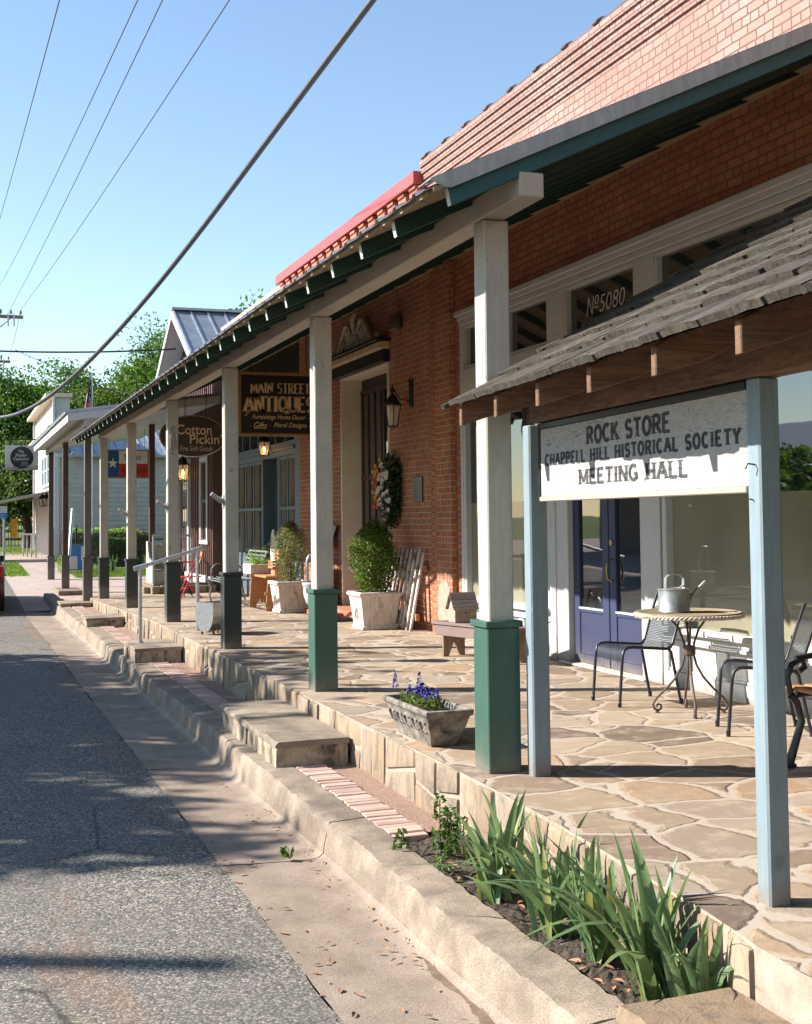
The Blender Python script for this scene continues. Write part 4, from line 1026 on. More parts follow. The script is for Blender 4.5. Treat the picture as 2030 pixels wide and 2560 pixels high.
nt = tag((lambda b: (b.box(FX-.005,FX+.0,12.78,12.95,1.15,1.42), b.build('paper_notice', M['paper']))[-1])(MB()), 'white paper notice on the shopfront beside the brick pier', 'notice')
pq = thing('wall_plaque', 'small dark metal plaque on red brick beside the wreath', 'plaque', (FX-.02,14.9,1.7))
b = MB(); b.box(FX-.02,FX-.001,14.74,15.06,1.62,1.94); b.build('plate', M['iron'], pq, bevel=.003)
b = MB(); 
for i in range(6): b.box(FX-.022,FX-.0205,14.78,15.02,1.66+.042*i,1.672+.042*i)
b.build('raised_text', M['rust'], pq)
sp_ = thing('wall_speaker', 'small brown box fixed high on red brick by the canopy', 'wall box', (FX-.08,15.6,3.9))
b = MB(); b.box(FX-.14,FX-.04,15.40,15.60,3.92,4.12); b.build('body', M['brownpost'], sp_, bevel=.01); b = MB(); b.box(FX-.04,FX-.001,15.45,15.68,3.97,4.09); b.build('bracket', M['iron'], sp_)

# ================================================================ lanterns
def lantern(c, h, w, label, lit, hang='wall', mat='black', parent_name='wall_lantern'):
    """six sided tapered lantern; c = centre of its bottom"""
    t = thing(parent_name, label, 'lantern', c)
    x, y, z = c; r1, r0_ = w/2, w*.30; zt = z+h*.52
    b = MB(); hx = [(cos(pi*i/3+.3), sin(pi*i/3+.3)) for i in range(6)]
    for cx, cy in hx: b.bar((x+cx*r0_,y+cy*r0_,z), (x+cx*r1,y+cy*r1,zt), w*.045)
    for i in range(6):
        (ax, ay), (bx, by) = hx[i], hx[(i+1) % 6]
        b.bar((x+ax*r0_,y+ay*r0_,z),(x+bx*r0_,y+by*r0_,z), w*.05); b.bar((x+ax*r1*1.06,y+ay*r1*1.06,zt),(x+bx*r1*1.06,y+by*r1*1.06,zt), w*.09)
    b.build('cage', M[mat], t)
    b = MB(); b.lathe([(r1*1.08,0),(r1*.9,h*.05),(r1*.42,h*.22),(r1*.16,h*.25),(r1*.14,h*.30),(r1*.34,h*.33),(r1*.34,h*.37),(r1*.1,h*.41),(r1*.05,h*.48),(.0005,h*.485)], (x,y,zt), 6, rot=.3); b.build('cap', M[mat], t)
    b = MB(); b.lathe([(r0_*.95,0),(r1*.95,h*.52)], (x,y,z+.002), 6, rot=.3); b.build('glass', M['lglass'], t)
    b = MB()
    b.lathe([(w*.05,0),(w*.06,h*.1),(w*.075,h*.2),(w*.05,h*.27),(.0005,h*.31)], (x,y,z+h*.06), 8); b.build('bulb', M['bulb'] if lit else M['etched'], t, smooth=60)
    b = MB()
    if hang == 'wall':
        b.box(FX-.02-.0, FX-.001, y-.06, y+.06, zt-.02, zt+h*.62) if x > 5.0 else b.box(x+.15,x+.17,y-.06,y+.06,zt-.02,zt+h*.62)
        wx = FX-.02 if x > 5.0 else x+.15
        b.tube([(wx,y,zt+h*.1),(x+.4*(wx-x),y,zt+h*.10+.03),(x+.03,y,zt+h*.33)], .009, 6); b.tube([(wx,y,zt+h*.45),(wx-.02,y,zt+h*.62),(wx+.01,y,zt+h*.7)], .006, 5)
        b.build('bracket', M[mat], t)
    else:
        b.tube([(x,y,zt+h*.45),(x,y,hang)], .006, 5); b.build('hanging_rod', M[mat], t)
    return t
lantern((5.33,15.12,2.60), .54, .23, 'unlit black glass lantern on red brick by the tall door', False)
lantern((5.42,22.6,2.60), .50, .26, 'lit square black lantern hanging below the antiques sign', True, hang=rz(5.42), parent_name='hanging_lantern')
lantern((5.20,30.1,2.38), .74, .36, 'lit black lantern on the board and batten shop wall', True)
lantern((3.22,48.1,2.0), .55, .30, 'black coach lantern right of a pair on far pinkish house front', False)
lantern((3.22,50.2,2.0), .60, .32, 'black coach lantern left of a pair on far pinkish house front', False)
# ================================================================ board and batten shop (gable to the street)
DX_ = 5.4
bd = thing('batten_shop', 'maroon board and batten shop with metal gable roof and white trim', 'building', (DX_, 30, -.2))
b = MB(); ya, yb = 27.45, 32.4
b.add([(DX_,ya,-.3),(DX_+6,ya,-.3),(DX_+6,yb,-.3),(DX_,yb,-.3),(DX_,ya,5.0),(DX_+6,ya,5.0),(DX_+6,yb,5.0),(DX_,yb,5.0),(DX_,29.92,6.25),(DX_+6,29.92,6.25)],
      [(3,2,1,0),(0,1,5,4),(2,3,7,6),(0,4,8,7,3),(1,2,6,9,5),(4,5,9,8),(7,8,9,6)])
b.build('wall', M['batten'], bd)
b = MB(); y = ya+.1
while y < yb:
    zt = 5.0+(1.25*(1-abs(y-29.92)/2.48))-.03; b.box(DX_-.03, DX_-.002, y, y+.055, .15, zt); y += .235
b.build('batten', M['batten'], bd)
b = MB(); b.box(DX_-.06, DX_-.002, ya, yb, -.3, .15); b.build('skirt', M['white'], bd)
GX = 4.92
b = MB()
for sgn in (-1, 1):
    ye = 29.92+sgn*2.5; prof = lambda x, t: [(x,29.92,6.52+t),(x,ye,5.14+t)]
    b.add([(GX,29.92,6.42),(GX,ye,5.04),(DX_+6.3,ye,5.04),(DX_+6.3,29.92,6.42),(GX,29.92,6.50),(GX,ye,5.12),(DX_+6.3,ye,5.12),(DX_+6.3,29.92,6.50)],
          [(3,2,1,0),(4,5,6,7),(0,1,5,4),(1,2,6,5),(2,3,7,6),(3,0,4,7)])
b.build('roof', M['metalroof'], bd)
b = MB()
for sgn in (-1, 1):
    ye = 29.92+sgn*2.48; x = GX+.02
    while x < DX_+6: b.bar((x,29.92,6.515),(x,ye,5.145), .035, .045); x += .41
b.build('standing_seam', M['metalroof'], bd)
b = MB(); b.box(GX-.02, DX_+6.3, 29.78, 30.06, 6.49, 6.55); b.build('ridge_cap', M['metalroof'], bd)
b = MB()
for sgn in (-1, 1):
    ye = 29.92+sgn*2.5
    b.add([(GX-.025,29.92,6.48),(GX-.025,ye,5.10),(GX-.025,ye,4.92),(GX-.025,29.92,6.30),(GX-.002,29.92,6.48),(GX-.002,ye,5.10),(GX-.002,ye,4.92),(GX-.002,29.92,6.30)],[(0,1,2,3),(4,5,6,7),(0,1,5,4),(2,3,7,6),(1,2,6,5),(0,3,7,4)])
    b.add([(GX,29.92,6.34),(GX,ye,4.96),(DX_,ye,4.96),(DX_,29.92,6.34)],[(0,1,2,3)])
b.build('rake_trim', M['white'], bd)
def win(par, x, y0, y1, z0, z1, trim=.11, gl='glass', frame='white', sash='greypost'):
    b = MB()
    for q in ((y0-trim,y0,z0,z1),(y1,y1+trim,z0,z1),(y0-trim,y1+trim,z1,z1+trim),(y0-trim-.05,y1+trim+.05,z0-.09,z0)): b.box(x-.055, x-.001, *q)
    w = b.build('window', M[frame], par, bevel=.004)
    b = MB(); s = .035
    zm = (z0+z1)/2
    for q in ((y0,y0+s,z0,z1),(y1-s,y1,z0,z1),(y0+s,y1-s,zm-.03,zm+.03),(y0+s,y1-s,z1-s,z1),(y0+s,y1-s,z0,z0+s),((y0+y1)/2-.01,(y0+y1)/2+.01,z0+s,zm-.03),((y0+y1)/2-.01,(y0+y1)/2+.01,zm+.03,z1-s)): b.box(x-.03, x-.004, *q)
    b.build('sash', M[sash], w)
    b = MB(); b.box(x-.012, x-.0035, y0+s, y1-s, z0+s, z1-s); b.build('pane', M[gl], w); return w
win(bd, DX_, 27.95, 28.62, .95, 2.75)
b = MB(); b.box(DX_-.09, DX_-.001, 30.0, 30.18, -.1, 2.75); b.box(DX_-.09, DX_-.001, 31.5, 32.0, -.1, 2.75); b.box(DX_-.12, DX_-.001, 29.95, 32.05, 2.752, 2.9)
b.add([(DX_-.14,29.9,2.9),(DX_-.14,32.1,2.9),(DX_-.14,31.0,3.22),(DX_-.001,29.9,2.9),(DX_-.001,32.1,2.9),(DX_-.001,31.0,3.22)],[(0,1,2),(3,5,4),(0,2,5,3),(1,4,5,2)])
d0 = b.build('door_surround', M['white'], bd, bevel=.004)
b = MB(); b.box(DX_-.02, DX_-.001, 30.182, 31.498, -.1, 2.75); d = b.build('door', M['greypost'], bd); b = MB(); b.box(DX_-.026, DX_-.0205, 30.36, 31.3, .7, 2.5); b.build('pane', M['glass'], d)
# flat white canopy over its walk
cv = thing('white_canopy', 'flat white canopy with pale blue ceiling on brown posts beyond the green porch', 'porch canopy', (3.8,32,0))
def cz(x): return 3.50+.135*(x-2.2)
Y0D, Y1D = 26.55, 38.3
b = MB(); b.py([(2.24,cz(2.24)+.02),(DX_-.002,cz(DX_)+.02),(DX_-.002,cz(DX_)+.045),(2.24,cz(2.24)+.045)], Y0D+.03, Y1D-.03); b.build('soffit', M['soffit'], cv)
b = MB(); b.py([(2.2,cz(2.2)),(DX_-.003,cz(DX_)),(DX_-.003,cz(DX_)+.17),(2.2,cz(2.2)+.17)], Y0D, Y0D+.028); b.py([(2.2,cz(2.2)),(DX_-.003,cz(DX_)),(DX_-.003,cz(DX_)+.17),(2.2,cz(2.2)+.17)], Y1D-.028, Y1D)
b.box(2.2, 2.236, Y0D+.029, Y1D-.029, cz(2.2)-.02, cz(2.2)+.16); b.build('fascia', M['white_h'], cv, bevel=.004)
b = MB(); b.py([(2.14,cz(2.14)+.172),(DX_-.004,cz(DX_)+.172),(DX_-.004,cz(DX_)+.20),(2.14,cz(2.14)+.20)], Y0D-.02, Y1D+.02)
x = 2.2; y = Y0D
while y < Y1D: b.py([(2.13,cz(2.13)+.201),(DX_-.004,cz(DX_)+.201),(DX_-.004,cz(DX_)+.235),(2.13,cz(2.13)+.235)], y, y+.05); y += .35
b.build('metal_roof', M['metalroof'], cv)
b = MB(); b.box(2.53, 2.67, Y0D+.03, Y1D-.03, cz(2.6)-.17, cz(2.6)+.019); b.build('beam', M['cream_h'], cv, bevel=.005)
for (x, y, z, m) in ((2.55,26.62,-.15,'greypost'),(2.53,31.9,-.25,'brownpost'),(2.51,36.5,-.37,'brownpost')):
    b = MB(); b.box(x, x+.135, y, y+.135, z+.8, cz(2.6)-.172); p = b.build('post', M[m], cv, bevel=.008)
    b = MB(); b.box(x-.025, x+.165, y-.02, y+.16, z-.12, z+.79); b.box(x-.04, x+.18, y-.035, y+.175, z+.79, z+.82); b.build('post_base', M['greypost'], p, bevel=.005)
b = MB(); b.box(4.62,4.76,31.6,31.74,-.2,cz(4.7)+.01); b.build('post', M['brownpost'], cv, bevel=.006)
# stone plinths under the brown posts
pl = tag((lambda b: (b.box(2.35,2.95,30.9,32.6,-.5,-.251), b.box(2.32,2.9,35.9,37.2,-.5,-.372), b.build('stone_plinth', M['edge'], bevel=.02))[-1])(MB()), 'low stone plinth beneath the two brown posts', 'plinth')
lean = thing('metal_pipe', 'bare metal pipe rail leaning between the brown posts', 'pipe', (2.75,33,-.3)); b = MB(); b.tube([(2.72,33.2,-.35),(2.99,34.5,1.75)], .045, 8); b.build('tube', M['galv_pipe'], lean)

# ================================================================ far clapboard house
eh = thing('clapboard_house', 'far grey clapboard house with pinkish false front and metal roof', 'house', (6,50,0))
def laps(b, p0, p1, z0, z1, n_out, step_=.17, th=.025):
    p0, p1, n_out = Vector(p0), Vector(p1), Vector(n_out); z = z0
    while z < z1-.01:
        zt = min(z+step_, z1)
        a0 = Vector((p0.x,p0.y,z)); a1 = Vector((p1.x,p1.y,z)); c0 = Vector((p0.x,p0.y,zt)); c1 = Vector((p1.x,p1.y,zt))
        b.add([a0+n_out*th, a1+n_out*th, c1+n_out*.003, c0+n_out*.003, a0, a1], [(0,1,2,3),(0,4,5,1)]); z += step_
b = MB(); laps(b, (3.42,46,0), (11,46,0), -.1, 3.75, (0,-1,0)); b.build('side_siding', M['siding'], eh)
b = MB(); laps(b, (3.4,58,0), (3.4,46,0), 0.05, 5.9, (-1,0,0)); b.build('front_siding', M['siding_p'], eh)
b = MB(); b.box(3.405, 11, 46.03, 58, -.2, 3.7); b.box(3.405, 3.9, 46.4, 57, 3.7, 5.85); b.build('wall_core', M['siding'], eh)
b = MB(); b.box(3.34, 3.52, 45.93, 45.998, -.1, 3.72); b.build('corner_board', M['white'], eh); b = MB(); b.box(3.30, 3.38, 46.0, 46.2, 0, 5.9); b.build('corner_board', M['white'], eh); b = MB(); b.box(3.30,3.38,57.8,58,0,5.9); b.build('corner_board', M['white'], eh); b = MB(); b.box(3.40,11.2,45.90,45.998,3.72,3.86); b.build('eave_board', M['white'], eh); b = MB(); b.box(3.36,3.92,46.36,46.398,3.86,5.9); b.build('corner_board', M['white'], eh, bevel=.005)
b = MB(); b.box(3.05, 4.0, 46.2, 58.2, 5.90, 6.04); b.box(3.1,3.4,45.9,58.1,4.75,4.85); b.build('front_cornice', M['carved'], eh, bevel=.01)
b = MB(); b.add([(3.9,45.6,3.80),(12,45.6,3.80),(12,50.5,5.55),(3.9,50.5,5.55),(12,58,3.9),(3.9,58,3.9),(3.9,45.6,3.72),(12,45.6,3.72)], [(0,1,2,3),(3,2,4,5),(0,1,7,6)])
x = 3.95
while x < 12: b.bar((x,45.6,3.82),(x,50.5,5.57), .06, .05); x += .42
b.build('metal_roof', M['metalroof'], eh)
for y0 in (48.0, 49.6, 51.2): 
    win(eh, 3.375, y0, y0+1.25, 2.85, 3.95, .12, 'glass_far', 'white', 'white')
b = MB(); b.box(3.33, 3.374, 46.9, 47.8, .1, 2.2); b.box(3.33,3.374,48.9,49.6,.1,2.2); d = b.build('door', M['white'], eh, bevel=.005)
ea = thing('shed_awning', 'grey sheet metal shed awning on far house front over concrete walk', 'awning', (2.3,50,2))
b = MB(); b.py([(.9,2.02),(3.36,2.52),(3.36,2.56),(.9,2.06)], 46.6, 58); b.box(.86,.9,46.55,58,1.90,2.07); b.build('sheet_roof', M['sw_green'], ea)
b = MB()
for y in (47,52,57.6): b.box(.95,1.05,y,y+.1,-.1,2.02)
b.build('post', M['white'], ea)
sl = struct((lambda b: (b.box(1.0,3.38,45.4,58,-.05,.10), b.build('porch_slab', M['apron'], bevel=.01))[-1])(MB()))
pf = thing('porch_railing', 'weathered wooden railing posts by the far house porch', 'railing', (2.9,47,0)); b = MB()
for i in range(4): b.box(2.75-.10*i, 2.81-.10*i, 47+.9*i, 47.08+.9*i, .1, .95)
b.bar((2.78,47,.95),(2.45,49.8,.95),.06); b.build('rail', M['picket'], pf)
# ================================================================ foliage helpers
def rleaf(b, p, s, asp=.55, up=None, m=0):
    """a folded diamond leaf"""
    d = Vector((random.gauss(0,1), random.gauss(0,1), random.gauss(0,1))).normalized()
    if up: d = (d+Vector(up)).normalized()
    e = d.cross(Vector((random.gauss(0,1), random.gauss(0,1), random.gauss(0,1)))).normalized(); n = d.cross(e)
    p = Vector(p); s *= random.uniform(.7, 1.3)
    b.add([p-d*s*.5, p+e*s*asp*.5+n*s*.10, p+d*s*.5, p-e*s*asp*.5+n*s*.10], [(0,1,2),(0,2,3)], m)
def crown(b, c, r, nclump, nleaf, size, spread=.15, shell=.55, lumps=5, flat=1.0, seed=0, low=-.75):
    rnd = random.Random(seed); c = Vector(c); r = Vector(r)
    lob = [(Vector((rnd.gauss(0,1), rnd.gauss(0,1), rnd.gauss(0,.8))).normalized(), rnd.uniform(.75,1.15)) for _ in range(lumps)]
    k = 0
    while k < nclump:
        d = Vector((rnd.gauss(0,1), rnd.gauss(0,1), rnd.gauss(0,1))).normalized()
        if d.z < low: continue
        m = .62
        for l, a in lob: m = max(m, a*max(0, d.dot(l))**1.5)
        rad = m*(shell+(1-shell)*rnd.random()**.6) if rnd.random() < .72 else m*rnd.uniform(.15,.8); q = c+Vector((d.x*r.x, d.y*r.y, d.z*r.z))*rad
        sp = spread*min(r)*rnd.uniform(.5,1.4)
        for _ in range(nleaf):
            rleaf(b, q+Vector((max(-1.7,min(1.7,rnd.gauss(0,1)))*sp, max(-1.7,min(1.7,rnd.gauss(0,1)))*sp, max(-1.6,min(1.6,rnd.gauss(0,1)))*sp*.7)), size)
        k += 1
def tree(name, label, base, h, r, mat, nclump=70, nleaf=55, size=.26, seed=1, trunk=.22, group=None, crown_lo=.32, low=-.75):
    random.seed(seed*13+5)
    t = thing(name, label, 'tree', base, group); x, y, z = base
    b = MB(); top = Vector((x+random.uniform(-.4,.4), y, z+h*.72))
    b.tube([(x,y,z-.2),(x+.05,y,z+h*.15),(x-.08,y+.05,z+h*.35),tuple(top)], [trunk*1.3,trunk,trunk*.8,trunk*.3], 9)
    for i in range(8):
        a = random.uniform(0, 2*pi); f = random.uniform(.3,.6); s0 = Vector((x,y,z+h*f)); e = s0+Vector((cos(a)*r*.75, sin(a)*r*.75, h*random.uniform(.12,.32)))
        b.tube([s0,(s0+e)/2+Vector((0,0,.05*h)),e], [trunk*.45,trunk*.3,trunk*.1], 6)
    b.build('trunk', M['bark'], t, smooth=60)
    b = MB(); ch = h*(1-crown_lo)/2
    crown(b, (x,y,z+h*crown_lo+ch), (r,r,ch), nclump, nleaf, size, seed=seed, lumps=9, low=low)
    b.build('crown', M[mat], t); return t
# far tree line beyond the houses
G = 'trees behind the far house'
tree('tree', 'leafy yellow green tree farthest left behind the utility poles', (2.0,66,.25), 9.4, 3.6, 'leaf_tree', 330, 140, .20, 3, group=G, crown_lo=.12)
tree('tree', 'low dark tree left of the far house front', (3.2,61,.25), 5.4, 2.4, 'leaf_tree2', 230, 140, .20, 4, group=G, crown_lo=.05)
tree('tree', 'bright green tree between the false front and the utility poles', (5.6,70,.3), 9.6, 3.6, 'leaf_tree', 345, 140, .20, 5, group=G, crown_lo=.12)
tree('tree', 'round oak behind the grey metal roof', (7.7,66,.3), 9.3, 3.3, 'leaf_tree2', 345, 140, .20, 6, group=G, crown_lo=.15)
tree('tree', 'tallest oak behind the batten shop gable', (11.5,68,.3), 12.2, 4.4, 'leaf_tree', 402, 140, .20, 7, group=G, crown_lo=.15)
tree('tree', 'wide dark oak filling the gap under the white canopy edge', (9.8,62,.3), 8.4, 3.4, 'leaf_tree2', 330, 140, .20, 8, group=G, crown_lo=.1)
tree('tree', 'treetop rising behind the antiques shop parapet', (13.2,52,0), 11.9, 2.6, 'leaf_tree', 60, 50, .26, 9, crown_lo=.45)
tree('tree', 'small treetop peeping over the metal gable ridge', (9.6,48,0), 10.0, 1.5, 'leaf_tree', 28, 40, .24, 10, crown_lo=.6)
sheet('gravel_lot', M['apron'], [-40,-20,-12,-7.4], [-20,0,10,20,30,40,60], lambda x, y: gz(y)-.004)
# across the street: they shade the road and stand in the window reflections
tree('street_tree', 'broad street tree opposite whose shade dapples road and kerb', (-8.0,16.0,-.5), 8.6, 3.9, 'leaf_tree2', 165, 55, .26, 11, crown_lo=.40)
tree('street_tree', 'slight young street tree opposite with a high narrow crown', (-8.4,12.2,-.5), 7.2, 1.5, 'leaf_tree2', 70, 45, .24, 15, crown_lo=.58)
tree('street_tree', 'thin street tree opposite beside the metal barn', (-9.5,20.6,-.5), 8.8, 2.8, 'leaf_tree', 150, 55, .26, 12, crown_lo=.40)
tree('street_tree', 'green tree in front of the metal barn across the street', (-11,31,-.5), 4.6, 2.8, 'leaf_tree', 90, 50, .26, 13, crown_lo=.05)
tree('street_tree', 'green tree near end of the metal barn across the street', (-10.5,25.2,-.5), 3.8, 2.4, 'leaf_tree', 80, 50, .24, 14, crown_lo=.05)
br = thing('metal_barn', 'low barn with pale corrugated roof across the street', 'barn', (-15,28,-.5))
b = MB(); b.box(-21,-14,18,46,-.6,2.9); b.build('wall', M['greypost'], br)
b = MB(); y = 17.5
while y < 46.5: b.add([(-12.6,y,2.9),(-12.6,y+.1,2.95),(-21,y+.1,5.15),(-21,y,5.1),(-12.6,y+.2,2.9),(-21,y+.2,5.1)], [(0,1,2,3),(1,4,5,2)]); y += .2
b.build('roof', M['barnroof'], br)
b = MB()
for y in (19,24,29,34,39,44): b.box(-13.3,-13.1,y,y+.2,-.5,2.72)
b.build('post', M['black'], br)
op = thing('utility_pole', 'wooden utility pole opposite that throws one long shadow on the asphalt', 'utility pole', (-12.3,11.2,-.5))
b = MB(); b.tube([(-12.3,11.2,-.5),(-12.3,11.2,9.1)], [.15,.10], 10); b.build('pole', M['bark'], op)

# ================================================================ planters on the terrace
def square_planter(loc, label):
    t = thing('square_planter', label, 'planter', loc, 'square cast stone planters'); x, y, z = loc; b = MB()
    def fr(w, zz): return [(x-w,y-w,z+zz),(x+w,y-w,z+zz),(x+w,y+w,z+zz),(x-w,y+w,z+zz)]
    lv = [(.235,0),(.235,.035),(.215,.05),(.262,.41),(.285,.425),(.29,.455),(.275,.475),(.235,.475),(.225,.42)]
    vs = []
    for w, zz in lv: vs += fr(w, zz)
    fs = [(0,1,2,3)]
    for i in range(len(lv)-1): fs += [(i*4+j, i*4+(j+1) % 4, (i+1)*4+(j+1) % 4, (i+1)*4+j) for j in range(4)]
    b.add(vs, fs); b.build('pot', M['stonepot'], t, bevel=.008, smooth=40, seg=2)
    for nx, ny in ((0,-1),(-1,0)):        # lion mask medallion in low relief
        b = MB(); c = Vector((x+nx*.245, y+ny*.245, z+.26)); u = Vector((abs(ny),abs(nx),0))
        P = lambda a, zz, d: c+u*a+Vector((0,0,zz))+Vector((nx,ny,0))*d
        b.ball(P(0,0,-.012), .045, 10, 6, 1.1); b.ball(P(0,-.035,.012), .022, 8, 5)
        for s_ in (-1,1):
            b.ball(P(s_*.035,.035,-.006), .018, 6, 4); b.tube([P(s_*.02,.06,0),P(s_*.055,.085,.004),P(s_*.10,.07,0),P(s_*.085,.03,-.004)], .011, 5); b.tube([P(s_*.03,-.05,0),P(s_*.05,-.09,0),P(s_*.03,-.13,-.006)], .010, 5)
        b.build('lion_mask', M['stonepot'], t, smooth=60)
    b = MB(); b.add([(x-.224,y-.224,z+.425),(x+.224,y-.224,z+.425),(x+.224,y+.224,z+.425),(x-.224,y+.224,z+.425)], [(0,1,2,3)]); b.build('soil', M['soil'], t)
def topiary(loc, h, r, mat, label, seed, n=2600, thin=0.0):
    t = thing('topiary_shrub', label, 'shrub', loc); x, y, z = loc; rnd = random.Random(seed); random.seed(seed)
    b = MB()
    for i in range(9):
        a = rnd.uniform(0,2*pi); rr = rnd.uniform(.02,.06); e = rnd.uniform(.3,.8)*r
        b.tube([(x+cos(a)*rr,y+sin(a)*rr,z),(x+cos(a)*e*.6,y+sin(a)*e*.6,z+h*.35),(x+cos(a)*e*.75,y+sin(a)*e*.75,z+h*rnd.uniform(.55,.9))], [.011,.008,.003], 5)
    b.build('stem', M['bark'], t)
    b = MB()
    for i in range(n):
        f = rnd.random()**.8; prof = r*(.55+.45*sin(min(1,(f+.05)*1.6)*pi/2))*(1-max(0,(f-.45)/.55)**2.2*.88)
        a = rnd.uniform(0,2*pi); q = rnd.random()**(.30 if not thin else .5); w = 1+.16*sin(3*a+9*f)+.12*sin(7*a-5*f)+.08*sin(13*a+17*f)+rnd.gauss(0,.07)
        p = (x+cos(a)*prof*q*w, y+sin(a)*prof*q*w, z+.04+f*h*.98+rnd.gauss(0,.015))
        rleaf(b, p, .038 if not thin else .028, .62)
    b.build('foliage', M[mat], t)
square_planter((5.10,15.25,0), 'square cast stone lion mask planter right of the tall door')
topiary((5.10,15.25,.43), .93, .30, 'leaf_box', 'dense bright green clipped shrub in planter right of the tall door', 21, 6500)
square_planter((4.84,18.5,0), 'square cast stone lion mask planter left of the tall door')
topiary((4.84,18.5,.43), .92, .31, 'leaf_dry', 'thin yellowish clipped shrub in planter left of the tall door', 22, 4600, .3)
# leaning picket section
pk_ = thing('picket_section', 'weathered row of pointed pickets with peeling white paint leaning on red brick', 'picket section', (5.5,15.0,0)); b = MB()
for i in range(10):
    y = 14.62+i*.148; y -= .0; xb, xt = 5.36, 5.555; h = 1.02+random.uniform(-.015,.015); e = .0
    def P(f, d, w): return (lerp(xb, xt, f)+d, y+w+.0*f, f*h)
    fs = [(0,.026),(.70,.026),(.76,.020),(.80,.028),(.86,.022),(1.0,.003)]
    vs = []
    for f, w in fs: vs += [P(f,-.014,-w), P(f,-.014,w), P(f,.014,w), P(f,.014,-w)]
    q = [(0,1,2,3)]+[(k*4+j, k*4+(j+1) % 4, (k+1)*4+(j+1) % 4, (k+1)*4+j) for k in range(5) for j in range(4)]+[(20,21,22,23)]
    b.add(vs, q)
b.build('picket', M['picket'], pk_, bevel=.003)
b = MB(); b.box(5.41,5.46,14.55,16.0,.13,.21); b.box(5.53,5.575,14.55,16.0,.74,.81); b.build('rail', M['crate'], pk_, bevel=.004)
# clay roof tiles, shard ornament and door mat by the tall door
tl = thing('clay_tile_stack', 'stack of orange clay barrel tiles against red brick left of the door', 'tile stack', (5.42,18.9,0)); b = MB()
for r_ in range(8):
    for c_ in range(4):
        y = 18.35+c_*.14; z0 = .05+r_*.088
        pr = [(5.47-.10*sin(pi*i/6), y+.062-.062*cos(pi*i/6)) for i in range(7)]; pi_ = [(p[0]+.016, p[1]) for p in pr]
        vs = [(*p, z0) for p in pr]+[(p[0]-.012, p[1], z0+.115) for p in pr]; b.add(vs, [(i, i+1, i+8, i+7) for i in range(6)])
o = b.build('tile', M['terracotta'], tl, smooth=40); m_ = o.modifiers.new('t','SOLIDIFY'); m_.thickness = .014
b = MB(); b.box(5.36,5.595,18.30,18.95,-.01,.048); b.build('base_block', M['brick_d'], tl, bevel=.005)
so = thing('garden_ornament', 'dark pointed metal ornament leaning above the clay tiles', 'ornament', (5.5,18.6,.75)); b = MB()
b.px([(18.35,1.30),(18.95,1.36),(18.62,1.02)], 5.53, 5.56); b.px([(18.40,1.12),(18.85,1.05),(18.55,.86)], 5.49, 5.52); b.tube([(5.51,18.55,.76),(5.53,18.6,1.1)], .02, 6); b.build('blade', M['iron'], so)
wb = thing('curved_board', 'curved white arched board standing by the clay tiles', 'board', (5.4,19.1,0)); b = MB()
b.tube([(5.42,19.15,0),(5.40,19.15,.35),(5.44,19.13,.7),(5.52,19.10,1.0)], [.05,.05,.04,.012], 6); b.build('plank', M['picket'], wb)
mt = thing('door_mat', 'dark grey ribbed door mat before the tall door', 'door mat', (4.9,16.6,0)); b = MB(); b.box(4.93,5.24,16.35,17.6,.002,.02)
for i in range(20): b.box(4.94,5.23,16.37+.06*i,16.40+.06*i,.0205,.027)
b.build('mat', M['iron'], mt)

# bluebonnet trough
bt_ = thing('stone_trough', 'mossy carved cast stone trough on the terrace edge by the green post base', 'planter', (2.86,7.55,0)); b = MB()
def ring(w, l, z): return [(2.86-w,7.52-l,z),(2.86+w,7.52-l,z),(2.86+w,7.52+l,z),(2.86-w,7.52+l,z)]
lv = [(.085,.30,0),(.09,.31,.03),(.10,.335,.06),(.125,.37,.13),(.14,.395,.19),(.155,.415,.20),(.16,.42,.235),(.13,.385,.235),(.12,.37,.18)]
vs = []
for w, l, z in lv: vs += ring(w, l, z)
b.add(vs, [(0,1,2,3)]+[(i*4+j, i*4+(j+1) % 4, (i+1)*4+(j+1) % 4, (i+1)*4+j) for i in range(8) for j in range(4)])
b.build('trough', M['oldstone'], bt_, bevel=.012, smooth=45, seg=2, jitter=.002)
b = MB()
for i in range(5):
    y = 7.24+i*.14; x = 2.735
    b.tube([(x-.012,y-.05,.15),(x-.018,y,.17),(x-.012,y+.05,.15),(x+.010,y+.035,.09),(x+.002,y,.11),(x+.010,y-.03,.09)], .009, 5)
b.tube([(2.80,7.155,.15),(2.86,7.14,.175),(2.93,7.155,.15)], .011, 5); b.tube([(2.81,7.175,.10),(2.86,7.16,.08),(2.91,7.175,.10)], .011, 5)
b.build('carved_relief', M['oldstone'], bt_, smooth=60)
b = MB(); b.add([(2.735,7.145,.185),(2.985,7.145,.185),(2.985,7.895,.185),(2.735,7.895,.185)], [(0,1,2,3)]); b.build('soil', M['soil'], bt_)
bp = thing('bluebonnet_plant', 'clump of violet bluebonnets flowering in the stone trough', 'flowers', (2.86,7.6,.2)); b = MB(); f = MB(); random.seed(5)
for i in range(420):
    a = random.uniform(0,2*pi); q = random.random()**.5; rleaf(b, (2.86+cos(a)*.11*q, 7.62+sin(a)*.24*q, .20+random.uniform(0,.07)), .034, .4, (0,0,.5))
